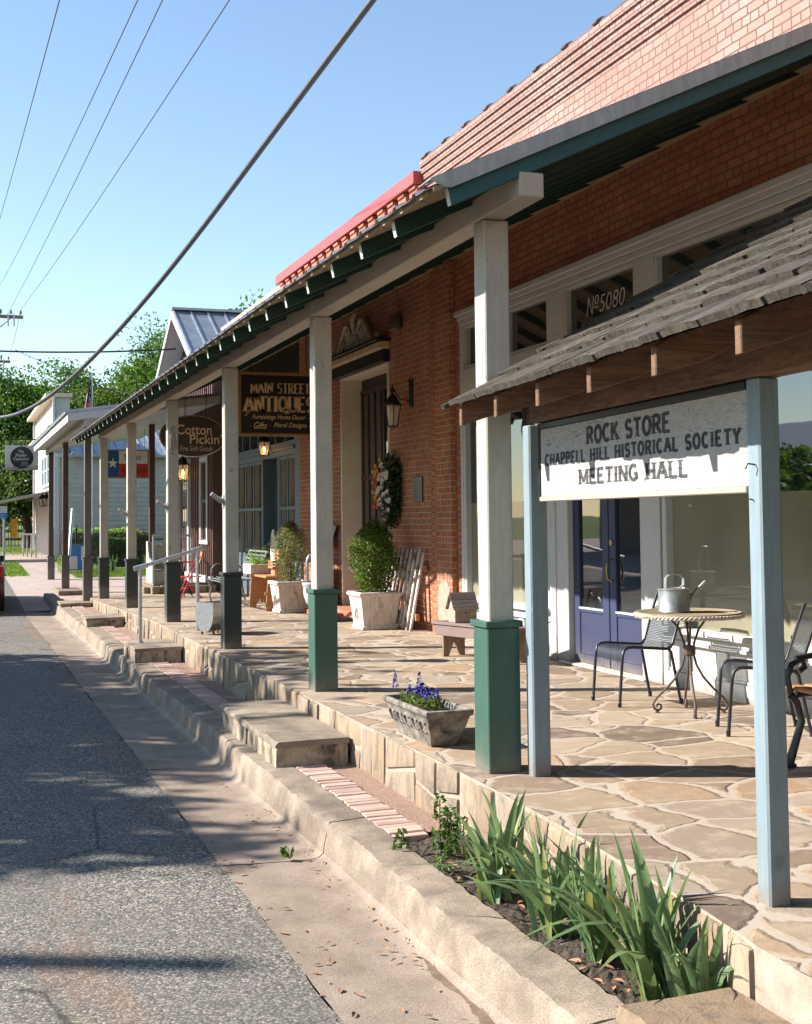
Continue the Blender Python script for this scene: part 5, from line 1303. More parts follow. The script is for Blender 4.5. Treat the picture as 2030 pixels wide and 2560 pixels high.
for i in range(13):
    x = 2.86+random.uniform(-.09,.09); y = 7.42+.036*i+random.uniform(-.04,.04); h = random.uniform(.08,.17) if i < 11 else .21; f = MB()
    for k in range(30):
        zf = k/30; r_ = .016*(1-zf*.8)*random.uniform(.7,1.3); a = k*2.4; rleaf(f, (x+cos(a)*r_, y+sin(a)*r_, .225+h*.3+zf*h*.5), .019, .8, (cos(a),sin(a),.3))
    f.build('flower_spike', M['bluebonnet'], bp)
b.build('leaves', M['leaf_box'], bp)

# ================================================================ iris bed
def iris(loc, n, h, spread, label, seed, lean=(0,0)):
    t = thing('iris_clump', label, 'iris plant', loc, 'iris clumps in the kerb bed'); rnd = random.Random(seed); x, y, z = loc
    b = MB(); yb_ = MB()
    for i in range(int(n*1.1)):
        a = rnd.uniform(0,2*pi); L = h*rnd.uniform(.55,1.10); w = rnd.uniform(.013,.023); out = rnd.uniform(.08,.72)*spread
        dirv = Vector((cos(a)+lean[0], sin(a)+lean[1], 0)); dirv = dirv.normalized() if dirv.length > .1 else Vector((1,0,0))
        bx, by = x+rnd.gauss(0,.03), y+rnd.gauss(0,.035); side = Vector((-dirv.y,dirv.x,0)); tw = rnd.uniform(-.9,.9)
        side = (side*cos(tw)+dirv*sin(tw)).normalized(); droop = rnd.random()**4*.9; vs = []; K_ = 9
        for k in range(K_):
            f = k/(K_-1); o = out*L*(f*.55+f**3*(.35+droop)); zz = L*(f-droop*f**4*.75)*(1-.25*out*f)
            ww = w*(.7+.5*min(1,f*3))*(1-f**3.2)+.0006
            c = Vector((bx,by,z))+dirv*o+Vector((0,0,zz)); nn = side.cross(Vector((0,0,1)))
            vs += [c-side*ww, c+nn*ww*.30, c+side*ww]
        fs = []
        for k in range(K_-1): fs += [(k*3,k*3+1,k*3+4,k*3+3),(k*3+1,k*3+2,k*3+5,k*3+4)]
        (yb_ if rnd.random() < .08 else b).add(vs, fs)
    b.build('blade', M['blade'], t, smooth=80)
    if yb_.v: yb_.build('pale_blade', M['blade_y'], t, smooth=80)
iris((2.345,5.30,-.33), 20, .42, 1.5, 'farthest iris clump with several drooping blades beside the herb', 31, (-.5,.5))
iris((2.45,5.46,-.33), 18, .47, 1.0, 'dark upright iris clump against the stone edging next to the farthest one', 32, (-.3,.5))
iris((2.48,5.00,-.33), 18, .45, 1.1, 'middle iris clump close to the stone edging with tall green blades', 33, (-.3,.4))
iris((2.36,4.74,-.33), 18, .48, 1.5, 'iris clump in mid bed with one blade arching over the kerb', 34, (-.5,.5))
iris((2.42,4.42,-.33), 20, .50, 1.2, 'thick iris clump in the middle of the bed', 35, (-.3,.5))
iris((2.38,3.98,-.33), 30, .62, 1.4, 'largest iris clump fanning from the near end of the bed', 36, (-.5,.6))
iris((2.53,4.12,-.33), 14, .46, .9, 'narrow iris clump against the stone edging at the near end', 37, (0,.2))
iris((2.45,3.80,-.33), 16, .42, 1.0, 'short iris clump beside the near stone step', 38, (.3,-.4))
iris((2.51,4.75,-.33), 10, .48, .8, 'slender iris clump rising before the dark flagstone', 39, (0,.3))
hb = thing('herb_plant', 'leafy upright green herb at the far end of the iris bed', 'herb', (2.40,6.05,-.33)); random.seed(44); b = MB(); s_ = MB()
for (x, y, h) in ((2.37,6.05,.30),(2.41,6.0,.24),(2.46,5.95,.2),(2.43,6.1,.22),(2.20,6.17,.10),(2.26,5.75,.10)):
    s_ = MB(); s_.tube([(x,y,-.34),(x,y,-.34+h)], .004, 5); s_.build('stem', M['bark'], hb)
    for k in range(int(h*330)):
        f = random.random(); a = random.uniform(0,2*pi); r_ = .045*(1-f*.55); rleaf(b, (x+cos(a)*r_, y+sin(a)*r_, -.31+h*f), .042, .42, (cos(a)*.8,sin(a)*.8,-.5))
b.build('leaves', M['leaf_hedge'], hb)
wd = thing('gutter_weed', 'tiny green weed growing from the gutter joint', 'weed', (1.78,6.92,-.5)); b = MB(); random.seed(3)
for i in range(26): a = random.uniform(0,2*pi); rleaf(b, (1.78+cos(a)*.03, 6.92+sin(a)*.02, -.49+random.uniform(0,.05)), .04, .5, (cos(a),sin(a),1))
b.build('leaves', M['leaf_hedge'], wd)
# fallen leaves and litter
random.seed(9); b = MB()
def dead(x, y, z, s):
    a = random.uniform(0,2*pi); d = Vector((cos(a),sin(a),random.uniform(-.1,.1))); e = Vector((-sin(a),cos(a),random.uniform(-.2,.2))); p = Vector((x,y,z+.006)); c = random.uniform(.1,.35)
    b.add([p-d*s, p-d*s*.3+e*s*.34+Vector((0,0,s*c)), p+d*s*.4+e*s*.30+Vector((0,0,s*c)), p+d*s, p+d*s*.3-e*s*.32+Vector((0,0,s*c*.6)), p-d*s*.4-e*s*.3+Vector((0,0,s*c*.7)), p+Vector((0,0,.002))],
          [(0,1,6),(1,2,6),(2,3,6),(3,4,6),(4,5,6),(5,0,6)])
for i in range(330):
    y = random.choice((random.uniform(3.3,8), random.uniform(3.3,24), random.gauss(15.5,1.5))); x = random.choice((random.gauss(1.88,.06), random.uniform(1.42,1.95), random.gauss(1.42,.04)))
    dead(min(x,1.95), y, -.505+(.004 if x < 1.6 else 0), random.uniform(.010,.028))
for i in range(26): dead(random.gauss(1.90,.05), random.uniform(3.0,4.0), -.505, random.uniform(.02,.035))
for i in range(90): dead(random.uniform(2.27,2.6), random.uniform(3.7,6.1), -.325, random.uniform(.012,.032))
for i in range(45): dead(random.uniform(-.6,1.4), random.uniform(3.5,14), -.504, random.uniform(.008,.018))
for i in range(26): dead(random.uniform(2.05,2.24), random.uniform(3,12), -.304, random.uniform(.008,.018))
struct(b.build('fallen_leaves', M['deadleaf']), 'stuff')

# ================================================================ bistro set
tb = thing('bistro_table', 'round wrought iron bistro table with scrolled legs on the flagstones', 'table', (4.96,7.72,0)); cx, cy = 4.96, 7.72
b = MB(); b.lathe([(.001,.700),(.36,.700),(.372,.708),(.378,.716),(.372,.724),(.345,.724),(.340,.720),(.001,.720)], (cx,cy,0), 40); b.build('table_top', M['tanboard'], tb, smooth=40)
b = MB()
for s2 in (0, 1):
    pts = [(cx+.382*cos(2*pi*i/240), cy+.382*sin(2*pi*i/240), .700+.010*sin(2*pi*i/6+s2*pi)) for i in range(241)]
    b.tube([(p[0]+.006*cos(2*pi*k/6+s2*pi)*cos(2*pi*k/240), p[1], p[2]) for k, p in enumerate(pts)], .008, 5, False)
b.build('rope_rim', M['stonepot'], tb)
for k in range(4):
    a = pi/4+k*pi/2+.35; ca, sa = cos(a), sin(a)
    prof = [(.17,.70),(.13,.68),(.07,.60),(.035,.50),(.03,.42),(.05,.34),(.10,.25),(.17,.17),(.235,.11),(.265,.06),(.255,.03),(.225,.018),(.205,.035),(.208,.058),(.228,.062),(.238,.05)]
    b = MB(); b.tube([(cx+ca*r_, cy+sa*r_, z) for r_, z in prof], .0085, 7); b.lathe([(.016,0),(.018,.006),(.010,.012),(.016,.020),(.001,.024)], (cx+ca*.235, cy+sa*.235, 0), 8); b.build('leg', M['rust'], tb, smooth=60)
b = MB(); b.lathe([(.04,.41),(.045,.42),(.045,.47),(.04,.48)], (cx,cy,0), 10); b.build('collar', M['rust'], tb)
wc = thing('watering_can', 'galvanised watering can standing on the bistro table', 'watering can', (4.86,7.75,.721)); x, y, z = 4.86, 7.75, .722
b = MB(); b.lathe([(.001,0),(.112,0),(.115,.006),(.111,.012),(.111,.155),(.116,.160),(.116,.168),(.10,.172),(.098,.168),(.001,.166)], (x,y,z), 26); b.build('body', M['galv'], wc, smooth=40)
b = MB(); pts = [(x-.07,y,z+.17),(x-.065,y,z+.245),(x-.04,y,z+.265),(x+.05,y,z+.265),(x+.085,y,z+.24),(x+.08,y,z+.19),(x+.05,y,z+.17)]
for p, q in zip(pts[:-1], pts[1:]): b.bar(p, q, .036, .006, (0,0,1) if abs(p[2]-q[2]) < .03 else (1,0,0))
b.build('handle', M['galv'], wc, bevel=.001)
b = MB(); b.tube([(x+.10,y-.02,z+.05),(x+.16,y-.03,z+.14),(x+.235,y-.05,z+.215)], [.016,.014,.013], 8); b.tube([(x+.11,y-.015,z+.12),(x+.165,y-.03,z+.135)], .005, 5); b.build('spout', M['galv'], wc, smooth=60)

def chair(loc, rz_, label):
    """stacking chair, faces local -x; tube frame with perforated steel seat and back"""
    t = thing('metal_chair', label, 'chair', (0,0,0), 'black perforated metal chairs by the bistro table'); W = .195
    sp_ = [(-.235,.335),(-.238,.37),(-.225,.415),(-.195,.435),(-.15,.438),(0,.425),(.14,.413),(.175,.42),(.20,.455)]
    bk = [(.20,.455),(.235,.56),(.275,.68),(.315,.80)]
    for s_ in (-1,1):
        b = MB(); b.tube([(-.27,s_*W,0),(-.245,s_*W,.30)]+[(p[0],s_*W,p[1]) for p in sp_[1:]]+[(p[0],s_*W*(1 if p[1] < .75 else .97),p[1]) for p in bk[1:]], .0115, 8); b.build('side_frame', M['iron'], t, smooth=60)
        b = MB(); b.tube([(.15,s_*(W+.008),.415),(.175,s_*(W+.012),.39),(.25,s_*(W+.02),0)], .0115, 8); b.build('rear_leg', M['iron'], t, smooth=60)
        for q in ((-.27,s_*W),(.25,s_*(W+.02))): b = MB(); b.lathe([(.014,-.002),(.015,.035),(.012,.04)], (q[0],q[1],0), 8); b.build('foot_cap', M['black'], t)
    b = MB(); b.tube([(.315,-W*.97,.80),(.33,-W*.9,.825),(.333,0,.83),(.33,W*.9,.825),(.315,W*.97,.80)], .0115, 8); b.build('top_rail', M['iron'], t, smooth=60)
    def panel(name, prof, w, taper=None):
        pts = [Vector((p[0],0,p[1])) for p in prof]; L = [0]
        for p, q in zip(pts[:-1], pts[1:]): L.append(L[-1]+(q-p).length)
        b = MB(); nv = 6; uv = []
        for i, p in enumerate(pts):
            ww = w*(taper[i] if taper else 1)
            for j in range(nv+1): yy = lerp(-ww, ww, j/nv); b.v.append((p.x, yy, p.z-.004*(1-(2*j/nv-1)**2))); uv.append((yy, L[i]))
        for i in range(len(pts)-1):
            for j in range(nv): q = i*(nv+1)+j; b.f.append((q,q+1,q+nv+2,q+nv+1)); b.mi.append(0)
        o = b.build(name, M['perf'], t, smooth=80); l = o.data.uv_layers.new(name='uv')
        for lp in o.data.loops: l.data[lp.index].uv = uv[lp.vertex_index]
    panel('seat', sp_, W-.004); panel('back', [(.20,.455),(.235,.56),(.262,.64),(.283,.70),(.29,.72)], W-.004, [1,1,.99,.93,.72])
    t.location = loc; t.rotation_euler = (0,0,rz_)
chair((4.89,8.34,0), .02, 'black perforated metal chair nearest the violet doors beside the bistro table')
chair((4.98,6.88,0), -.42, 'black perforated metal chair behind the near blue post')

# iron and wood bench at the right edge
ib = thing('iron_bench', 'cast iron and varnished wood bench cut off by the right edge', 'bench', (4.6,5.2,0))
for y in (5.86, 4.5):
    b = MB(); b.tube([(4.42,y,.0),(4.40,y,.02),(4.44,y,.12),(4.49,y,.25),(4.46,y,.36),(4.42,y,.40)], [.03,.028,.024,.022,.022,.024], 7); b.tube([(4.46,y,.40),(4.7,y,.41),(4.9,y,.42),(4.98,y,.25),(5.02,y,0)], [.02,.02,.022,.022,.028], 7)
    b.tube([(4.42,y,.41),(4.40,y,.50),(4.43,y,.57),(4.50,y,.60),(4.52,y,.55),(4.48,y,.53)], .018, 7); b.tube([(4.46,y,.60),(4.7,y,.63),(4.98,y,.62)], .018, 7); b.tube([(4.9,y,.42),(5.0,y,.65),(5.07,y,.86)], .02, 7)
    b.build('cast_end', M['iron'], ib, smooth=60)
for i in range(4): b = MB(); x = 4.44+i*.125; b.box(x,x+.095,4.42,5.94,.42,.445); b.build('seat_slat', M['crate'], ib, bevel=.008)
for i in range(3): b = MB(); z = .55+i*.12; b.obox((4.985+.045*i,5.18,z), (.012,0,-.005), (0,.76,0), (.02,0,.045)); b.build('back_slat', M['crate'], ib, bevel=.006)

# low oxblood bench carrying the birdhouse
lb = thing('wooden_bench', 'low oxblood painted wooden bench with notched plank legs by the brick pier', 'bench', (4.95,11.4,0))
d_ = Vector((.30,-.954,0)).normalized(); s_d = Vector((d_.y*-1, d_.x, 0))
c0 = Vector((4.95,11.42,0)); 
b = MB(); b.obox(c0+Vector((0,0,.338)), d_*.62, s_d*.16, (0,0,.014)); b.build('seat', M['benchred'], lb, bevel=.004)
b = MB()
for q in (-1,1):
    pts = []
    c1_ = c0+s_d*.145*q
    b.prism([c1_-d_*.61+Vector((0,0,.323)), c1_+d_*.61+Vector((0,0,.323)), c1_+d_*.55+Vector((0,0,.215)), c1_-d_*.55+Vector((0,0,.215))], s_d*.022)
b.build('apron', M['benchred'], lb, bevel=.003)
for q in (-.46,.46):
    o_ = c0+d_*q; P = lambda a, z: o_+s_d*a+Vector((0,0,z))
    b = MB(); b.prism([P(-.142,.322),P(.142,.322),P(.142,0),P(.075,0),P(0,.155),P(-.075,0),P(-.142,0)], d_*.024); b.build('leg', M['benchwood'], lb, bevel=.003)
bh = thing('birdhouse', 'grey wooden birdhouse with lapped shingle roof on the oxblood bench', 'birdhouse', (4.86,11.75,.353)); x, y, z = 4.86, 11.72, .354
b = MB(); b.box(x-.115,x+.125,y-.09,y+.09,z,z+.13); b.px([(y-.09,z+.13),(y+.09,z+.13),(y,z+.26)], x-.114, x+.124); b.build('body', M['greywood'], bh, bevel=.003)
b = MB()
for i in range(7):
    f0, f1 = i/7, (i+1)/7+.05
    for sg_ in (-1,1): b.obox((x,y+sg_*lerp(.115,.005,(f0+f1)/2),z+lerp(.125,.285,(f0+f1)/2)+.004), (.14,0,0), (0,-sg_*.011,.016), (0,sg_*.004,.003))
b.build('roof', M['greywood'], bh)
b = MB()
for xx in (-.075,.065): b.box(x+xx-.022,x+xx+.022,y-.097,y-.0905,z+.035,z+.105)
b.build('shutter', M['brass'], bh, bevel=.002)
b = MB(); b.tube([(x,y-.0905,z+.10),(x,y-.10,z+.10),(x,y-.10,z+.085)], .006, 6); b.build('perch', M['iron'], bh)
fn = thing('metal_funnel', 'dull grey metal jug beside the birdhouse', 'jug', (5.06,11.55,.353)); b = MB(); b.lathe([(.001,0),(.055,0),(.06,.02),(.075,.15),(.05,.2),(.035,.22),(.06,.26),(.055,.26),(.03,.222)], (5.06,11.5,.354), 16); b.build('body', M['galv'], fn, smooth=50)

# galvanised trough with rounded ends
gt = thing('galvanised_trough', 'galvanised steel trough with a shield shaped end between white posts', 'trough', (3.0,15.3,0)); b = MB()
def T_(a, w, z): ca, sa = cos(.60), sin(.60); return (2.90+a*ca+w*sa*1, 15.28+a*sa-w*ca, z)
sh = [(-.15,.40),(.15,.40),(.15,.24),(.13,.14),(.08,.06),(0,.03),(-.08,.06),(-.13,.14),(-.15,.24)]
for a in (0, .40):
    b.prism([T_(a,w,z) for w, z in sh], Vector(T_(.006,0,0))-Vector(T_(0,0,0)))
inn = sh[1:]+sh[:1]
b.add([T_(0,w*.93,z) for w, z in inn]+[T_(.4,w*.93,z) for w, z in inn], [(i,i+1,i+10,i+9) for i in range(8)])
b.build('tub', M['galv'], gt)
b = MB()
for a in (.06,.34):
    for w in (-.1,.1): b.bar(T_(a,w,0), T_(a,w*.9,.12), .025)
b.build('foot', M['rust'], gt)
# pipe handrail on the step
hr = thing('pipe_handrail', 'galvanised pipe handrail rising from the stone step to the terrace', 'handrail', (2.2,16,-.13)); 
b = MB(); b.tube([(2.22,16.0,-.13),(2.22,16.0,.82)], .024, 8); b.build('post', M['galv_pipe'], hr, smooth=60)
b = MB(); b.tube([(2.95,16.0,.0),(2.95,16.0,1.03)], .024, 8); b.build('post', M['galv_pipe'], hr, smooth=60)
b = MB(); b.tube([(2.18,16.0,.815),(2.99,16.0,1.05)], .024, 8); b.build('rail', M['galv_pipe'], hr, smooth=60)
b = MB()
for p, q in (((2.14,16,.805),(2.31,16,.85)),((2.88,16,1.017),(3.02,16,1.058)),((2.22,16,.74),(2.22,16,.83)),((2.95,16,.95),(2.95,16,1.05)),((2.22,16,-.13),(2.22,16,-.10))): b = MB(); b.tube([p,q], .033, 8); b.build('pipe_fitting', M['galv_pipe'], hr, smooth=60)
b = MB(); b.lathe([(.05,0),(.05,.008)], (2.22,16,-.13), 10); b.build('floor_flange', M['galv_pipe'], hr, smooth=60)
p2 = thing('pipe_railing', 'double galvanised pipe railing beside the cream bench at the far terrace end', 'handrail', (4.0,27,-.1)); b = MB()
for x in (4.03,4.85): b.tube([(x,27,.05),(x,27,1.1 if x < 4.5 else 1.08)], .027, 8)
b.tube([(4.03,27,1.10),(4.85,27,1.08)], .027, 8); b.tube([(4.03,27,.92),(4.3,27.6,.90)], .027, 8); b.tube([(4.03,27,.35),(4.3,27.6,.33)], .027, 8); b.build('rail', M['galv_pipe'], p2, smooth=60)
# white urn with hoop handle behind the second post
ur = thing('white_urn', 'white ceramic bowl on a stem with looped grey handle behind the second green post base', 'urn', (3.22,12,0)); b = MB(); ux, uy = 3.40, 12.0
b.lathe([(.001,0),(.10,0),(.10,.02),(.035,.06),(.03,.50),(.05,.53),(.10,.58),(.125,.66),(.13,.75),(.14,.76),(.14,.78),(.11,.785),(.10,.77),(.001,.76)], (ux,uy,0), 20); b.build('bowl', M['white'], ur, smooth=50)
b = MB(); b.tube([(ux-.05,uy,.77),(ux-.085,uy,.80),(ux-.09,uy,1.0),(ux-.07,uy,1.05),(ux+.01,uy,1.06),(ux+.04,uy,1.02),(ux+.04,uy,.82),(ux+.01,uy,.77)], .015, 7); b.build('handle', M['galv'], ur, smooth=60)

# slatted iron garden bench against the antiques shop
gb = thing('slatted_bench', 'grey slatted iron garden bench before the slate blue shopfront', 'bench', (4.8,22.6,0))
for y in (21.9, 23.3):
    b = MB(); z = fl(y)
    b.tube([(4.55,y,z),(4.52,y,z+.1),(4.56,y,z+.25),(4.5,y,z+.40),(4.6,y,z+.43)], .02, 6); b.tube([(5.2,y,z),(5.15,y,z+.25),(5.05,y,z+.42),(5.2,y,z+.7),(5.3,y,z+.92)], .02, 6)
    b.tube([(4.56+.14+.14*cos(t), y, z+.56+.14*sin(t)) for t in [2*pi*i/14 for i in range(15)]], .016, 6); b.tube([(4.6,y,z+.2),(4.8,y,z+.12),(5.1,y,z+.2)], .014, 6); b.tube([(4.55,y,z+.43),(5.06,y,z+.42)], .016, 6); b.build('cast_end', M['greypost'], gb, smooth=60)
for i in range(15):
    u_ = i/14; x, z = (4.50+.58*u_/.5, .40+.05*sin(u_*6)) if u_ < .5 else (5.08+.22*(u_-.5)/.5, .43+.5*(u_-.5)/.5)
    b = MB(); b.box(x-.016, x+.016, 21.88, 23.32, z-.10-.008, z-.10+.008) if u_ < .5 else b.box(x-.008, x+.008, 21.88, 23.32, z-.10-.016, z-.10+.016); b.build('slat', M['galv'], gb)

# tall bench with crates, fern and planter box
tw_ = thing('wooden_bench', 'tall tan wooden plank bench carrying crates and ferns', 'bench', (4.85,19.5,0)); z = fl(19.5)
b = MB(); b.box(4.56,5.0,18.95,20.4,z+.53,z+.56); b.build('seat', M['crate'], tw_, bevel=.004)
for y in (19.05, 20.2):
    b = MB(); b.prism([(4.62,y,z+.53),(4.94,y,z+.53),(4.98,y,z),(4.88,y,z),(4.78,y,z+.16),(4.68,y,z),(4.58,y,z)], (0,.03,0)); b.build('leg', M['crate'], tw_, bevel=.003)
b = MB(); b.box(4.56,4.99,19.0,19.03,z+.26,z+.31); b.build('stretcher', M['crate'], tw_, bevel=.003)
pb = thing('planter_box', 'pale tan wooden planter box at left end of the tall bench', 'planter', (4.62,19.9,z+.56)); b = MB(); b.box(4.50,4.82,19.75,20.3,z+.561,z+.72); b.build('box', M['stonepot'], pb, bevel=.006)
fr_ = thing('fern', 'bright lime green fern spilling from the planter box', 'fern', (4.65,19.95,z+.7)); random.seed(77); b = MB()
for i in range(44):
    a = random.uniform(0,2*pi); L = random.uniform(.2,.46); el_ = random.uniform(.3,1.35); p = Vector((4.66+random.uniform(-.08,.12),20.0+random.uniform(-.2,.2),z+.72))
    for k in range(22):
        f_ = k/21; q = p+Vector((cos(a)*cos(el_)*L*f_, sin(a)*cos(el_)*L*f_, sin(el_)*L*f_-.26*f_*f_*L)); rleaf(b, q+Vector((random.gauss(0,.012),random.gauss(0,.012),random.gauss(0,.012))), .035*(1.15-f_*.6), .4)
b.build('frond', M['leaf_fern'], fr_)
for (lab, bx, m_, sl_) in (('small terracotta toned crate under the slatted one on the tall bench',(4.74,4.92,19.1,19.35,z+.561,z+.67),'terracotta',0),('slatted orange crate in the middle of the stack on the tall bench',(4.70,4.96,19.08,19.38,z+.671,z+.80),'crate',1),('orange drawer box on top of the crates on the tall bench',(4.79,5.0,19.05,19.32,z+.801,z+.96),'crate',0)):
    t = thing('wooden_crate', lab, 'crate', (bx[0],bx[2],bx[4]), 'crates on the tall bench'); b = MB(); x0,x1,y0,y1,z0,z1 = bx
    if sl_:
        for i in range(3): b.box(x0,x1,y0,y0+.012,z0+i*.044,z0+i*.044+.036); b.box(x0,x0+.012,y0+.013,y1,z0+i*.044,z0+i*.044+.036)
        b.box(x0+.013,x1,y0+.013,y1,z0,z0+.01); b.box(x1-.012,x1,y0+.013,y1,z0+.011,z1)
    else: b.box(*bx)
    b.build('body', M[m_], t, bevel=.003)
    if m_ == 'crate' and not sl_: b = MB(); b.tube([(x0+.07,y0-.001,z0+.08),(x0+.07,y0-.012,z0+.075),(x0+.13,y0-.012,z0+.075),(x0+.13,y0-.001,z0+.08)],.005,5); b.build('handle', M['iron'], t)
wo = thing('carved_feather', 'tall white wooden oval board leaning by the slate blue window', 'board', (5.3,21.3,.3)); b = MB(); el = [(5.32,21.55+.20*sin(2*pi*i/20)*(1 if i < 20 else 1),.82+.42*cos(2*pi*i/20)) for i in range(20)]; b.prism(el, (.03,0,0)); b.build('panel', M['picket'], wo); 
wst = thing('plant_stand', 'plain stand under the white oval board', 'stand', (5.33,21.55,0)); b = MB(); b.box(5.2,5.5,21.3,21.8,-.1,.40); b.build('box', M['slate_blue'], wst, bevel=.005)

# red folding table and chair, cream bench at the far end of the terrace
zr = fl(25)
rt = thing('folding_table', 'small red topped folding table at the far end of the terrace', 'table', (4.35,25.3,zr)); b = MB(); b.lathe([(.001,.70),(.26,.70),(.26,.72),(.001,.72)], (4.38,25.4,zr), 20); b.build('table_top', M['redpaint'], rt)
b = MB()
for s_ in (-1,1): b.tube([(4.38+.05*s_,25.4,zr+.70),(4.38+.02*s_,25.4,zr+.45),(4.38+.2*s_,25.4,zr)], .011, 6); b.tube([(4.38,25.4+.05*s_,zr+.70),(4.38,25.4+.02*s_,zr+.45),(4.38,25.4+.2*s_,zr)], .011, 6)
b.build('leg', M['iron'], rt)
rc = thing('folding_chair', 'bright red wooden folding chair beside the small table', 'chair', (4.5,24.9,zr))
for y in (24.72, 25.08):
    b = MB(); b.bar((4.22,y,zr),(4.62,y,zr+.84),.03,.018); b.build('back_leg', M['redpaint'], rc); b = MB(); b.bar((4.66,y+.02,zr),(4.28,y+.02,zr+.44),.03,.018); b.build('front_leg', M['redpaint'], rc)
for i in range(5): b = MB(); b.box(4.24+.085*i,4.30+.085*i,24.7,25.1,zr+.425,zr+.443); b.build('seat_slat', M['redpaint'], rc)
b = MB(); b.add([(4.60,24.70,zr+.70),(4.60,25.10,zr+.70),(4.66,25.06,zr+.90),(4.66,24.9,zr+.935),(4.66,24.74,zr+.90),(4.615,24.70,zr+.70),(4.615,25.10,zr+.70),(4.675,25.06,zr+.90),(4.675,24.9,zr+.935),(4.675,24.74,zr+.90)],[(0,1,2,3,4),(9,8,7,6,5),(0,5,6,1),(1,6,7,2),(2,7,8,3),(3,8,9,4),(4,9,5,0)]); b.build('back_panel', M['crate'], rc)
b = MB(); b.bar((4.34,24.72,zr+.2),(4.34,25.08,zr+.2),.02); b.build('stretcher', M['redpaint'], rc)
lg = thing('stone_ledge', 'low stone ledge under the cream bench at the far terrace end', 'ledge', (4.2,27.4,-.3)); b = MB()
y = 27.0
for i in range(7): b.box(4.0+.2*i,4.19+.2*i,27.0,28.9,-.35,-.0+random.uniform(-.01,.01))
for i in range(6): b.box(3.86,3.99,27.3+.3*i,27.58+.3*i,-.35,-.03)
b.build('stone', M['edge'], lg, bevel=.015)
cbn = thing('cream_bench', 'cream painted high backed settle on the stone ledge', 'bench', (4.1,27.6,0)); b = MB()
b.px([(27.25,0),(28.3,0),(28.3,.95),(28.1,.95),(28.0,.72),(27.9,.58),(27.6,.52),(27.25,.50)], 4.06, 4.10); b.px([(27.25,0),(28.3,0),(28.3,.95),(28.1,.95),(28.0,.72),(27.9,.58),(27.6,.52),(27.25,.50)], 4.66, 4.70); b.build('end_panel', M['cream'], cbn, bevel=.004)
b = MB(); b.box(4.101,4.659,27.3,28.2,.30,.33); b.box(4.101,4.659,28.2,28.24,.33,.93); b.box(4.101,4.659,27.27,27.29,0,.30); b.build('seat', M['cream'], cbn)

# wreath and door flowers
def petals(b, c, r, n=5, m=0, nrm=(-1,-.3,0)):
    c = Vector(c); n_ = Vector(nrm).normalized(); u = n_.cross(Vector((0,0,1))).normalized(); v = n_.cross(u)
    for k in range(n):
        a = 2*pi*k/n+random.random(); d = u*cos(a)+v*sin(a); e = u*-sin(a)+v*cos(a)
        b.add([c, c+d*r*.6+e*r*.5+n_*r*.25, c+d*r+n_*r*.15, c+d*r*.6-e*r*.5+n_*r*.25], [(0,1,2,3)], m)
wr = thing('wreath', 'tall wreath of white flowers and dark leaves hanging on red brick', 'wreath', (5.5,15.6,1.75)); random.seed(12); b = MB(); f = MB(); t2 = MB()
for i in range(2600):
    a = random.uniform(0,2*pi); q = .62+random.gauss(0,.20); rleaf(b, (5.50+random.gauss(0,.045), 15.72+cos(a)*.26*q, 1.78+sin(a)*.50*q), .055, .75)
for i in range(30):
    a = random.uniform(0,2*pi); q = .6+random.gauss(0,.18); c = (5.41+random.uniform(-.03,.02), 15.72+cos(a)*.26*q, 1.78+sin(a)*.50*q)
    f = MB()
    for k in range(4): petals(f, c, .045-.008*k, 6, 0, (-1,-.5,.2))
    f.build('white_flower', M['petal_w'], wr)
for i in range(16):
    a = random.uniform(0,2*pi); c = Vector((5.42,15.72+cos(a)*.2,1.78+sin(a)*.4)); d = Vector((random.gauss(-.3,.3),random.gauss(0,1),random.gauss(0,1))).normalized()*.14
    t2.tube([c-d,c+Vector((-.03,0,.02)),c+d], .003, 4)
b.build('leaves', M['leaf_wreath'], wr); t2.build('twig', M['benchwood'], wr)
dw = thing('door_wreath', 'small wreath of orange and red flowers on the tall dark door', 'wreath', (5.85,16.9,1.9)); b = MB(); f = MB()
for i in range(700):
    a = random.uniform(0,2*pi); q = .7+random.gauss(0,.2); rleaf(b, (5.80+random.gauss(0,.03), 16.95+cos(a)*.26*q, 1.88+sin(a)*.34*q), .05, .6)
for i in range(64):
    f = MB(); a = random.uniform(0,2*pi); q = .72+random.gauss(0,.2); petals(f, (5.755+random.uniform(-.03,.02), 16.95+cos(a)*.26*q, 1.88+sin(a)*.34*q), .036, 6); f.build('flower', M['petal_o'] if i % 4 else M['petal_y'], dw)
b.build('leaves', M['leaf_wreath'], dw)
# flag holders on posts, letter bracket
for (x, y, z, lab) in ((2.80,13.50,1.62,'white metal flag bracket on the third white post'),(2.80,17.41,1.60,'white metal flag bracket on the fourth white post'),(2.80,21.70,1.53,'white metal flag bracket on the fifth white post')):
    t = thing('flag_bracket', lab, 'flag bracket', (x,y,z), 'flag brackets on the posts'); y += .09
    b = MB(); b.box(x-.012,x-.001,y-.035,y+.035,z-.07,z+.07); b.build('plate', M['white'], t); b = MB(); b.tube([(x-.02,y,z-.005),(x-.14,y,z+.085)], [.026,.025], 10); b.tube([(x-.012,y,z+.005),(x-.05,y,z+.02)], .032, 8); b.build('socket', M['white'], t)
lt = thing('letter_bracket', 'white scrolled wall letter hung on the fourth white post', 'ornament', (2.86,17.4,2.5)); y = 17.415; b = MB()
b.box(2.83,2.85,y-.02,y-.002,2.42,2.62); b.box(2.91,2.93,y-.02,y-.002,2.42,2.62); b.bar((2.84,y-.011,2.61),(2.92,y-.011,2.43),.03,.016,(0,1,0)); b.build('letter', M['white'], lt)
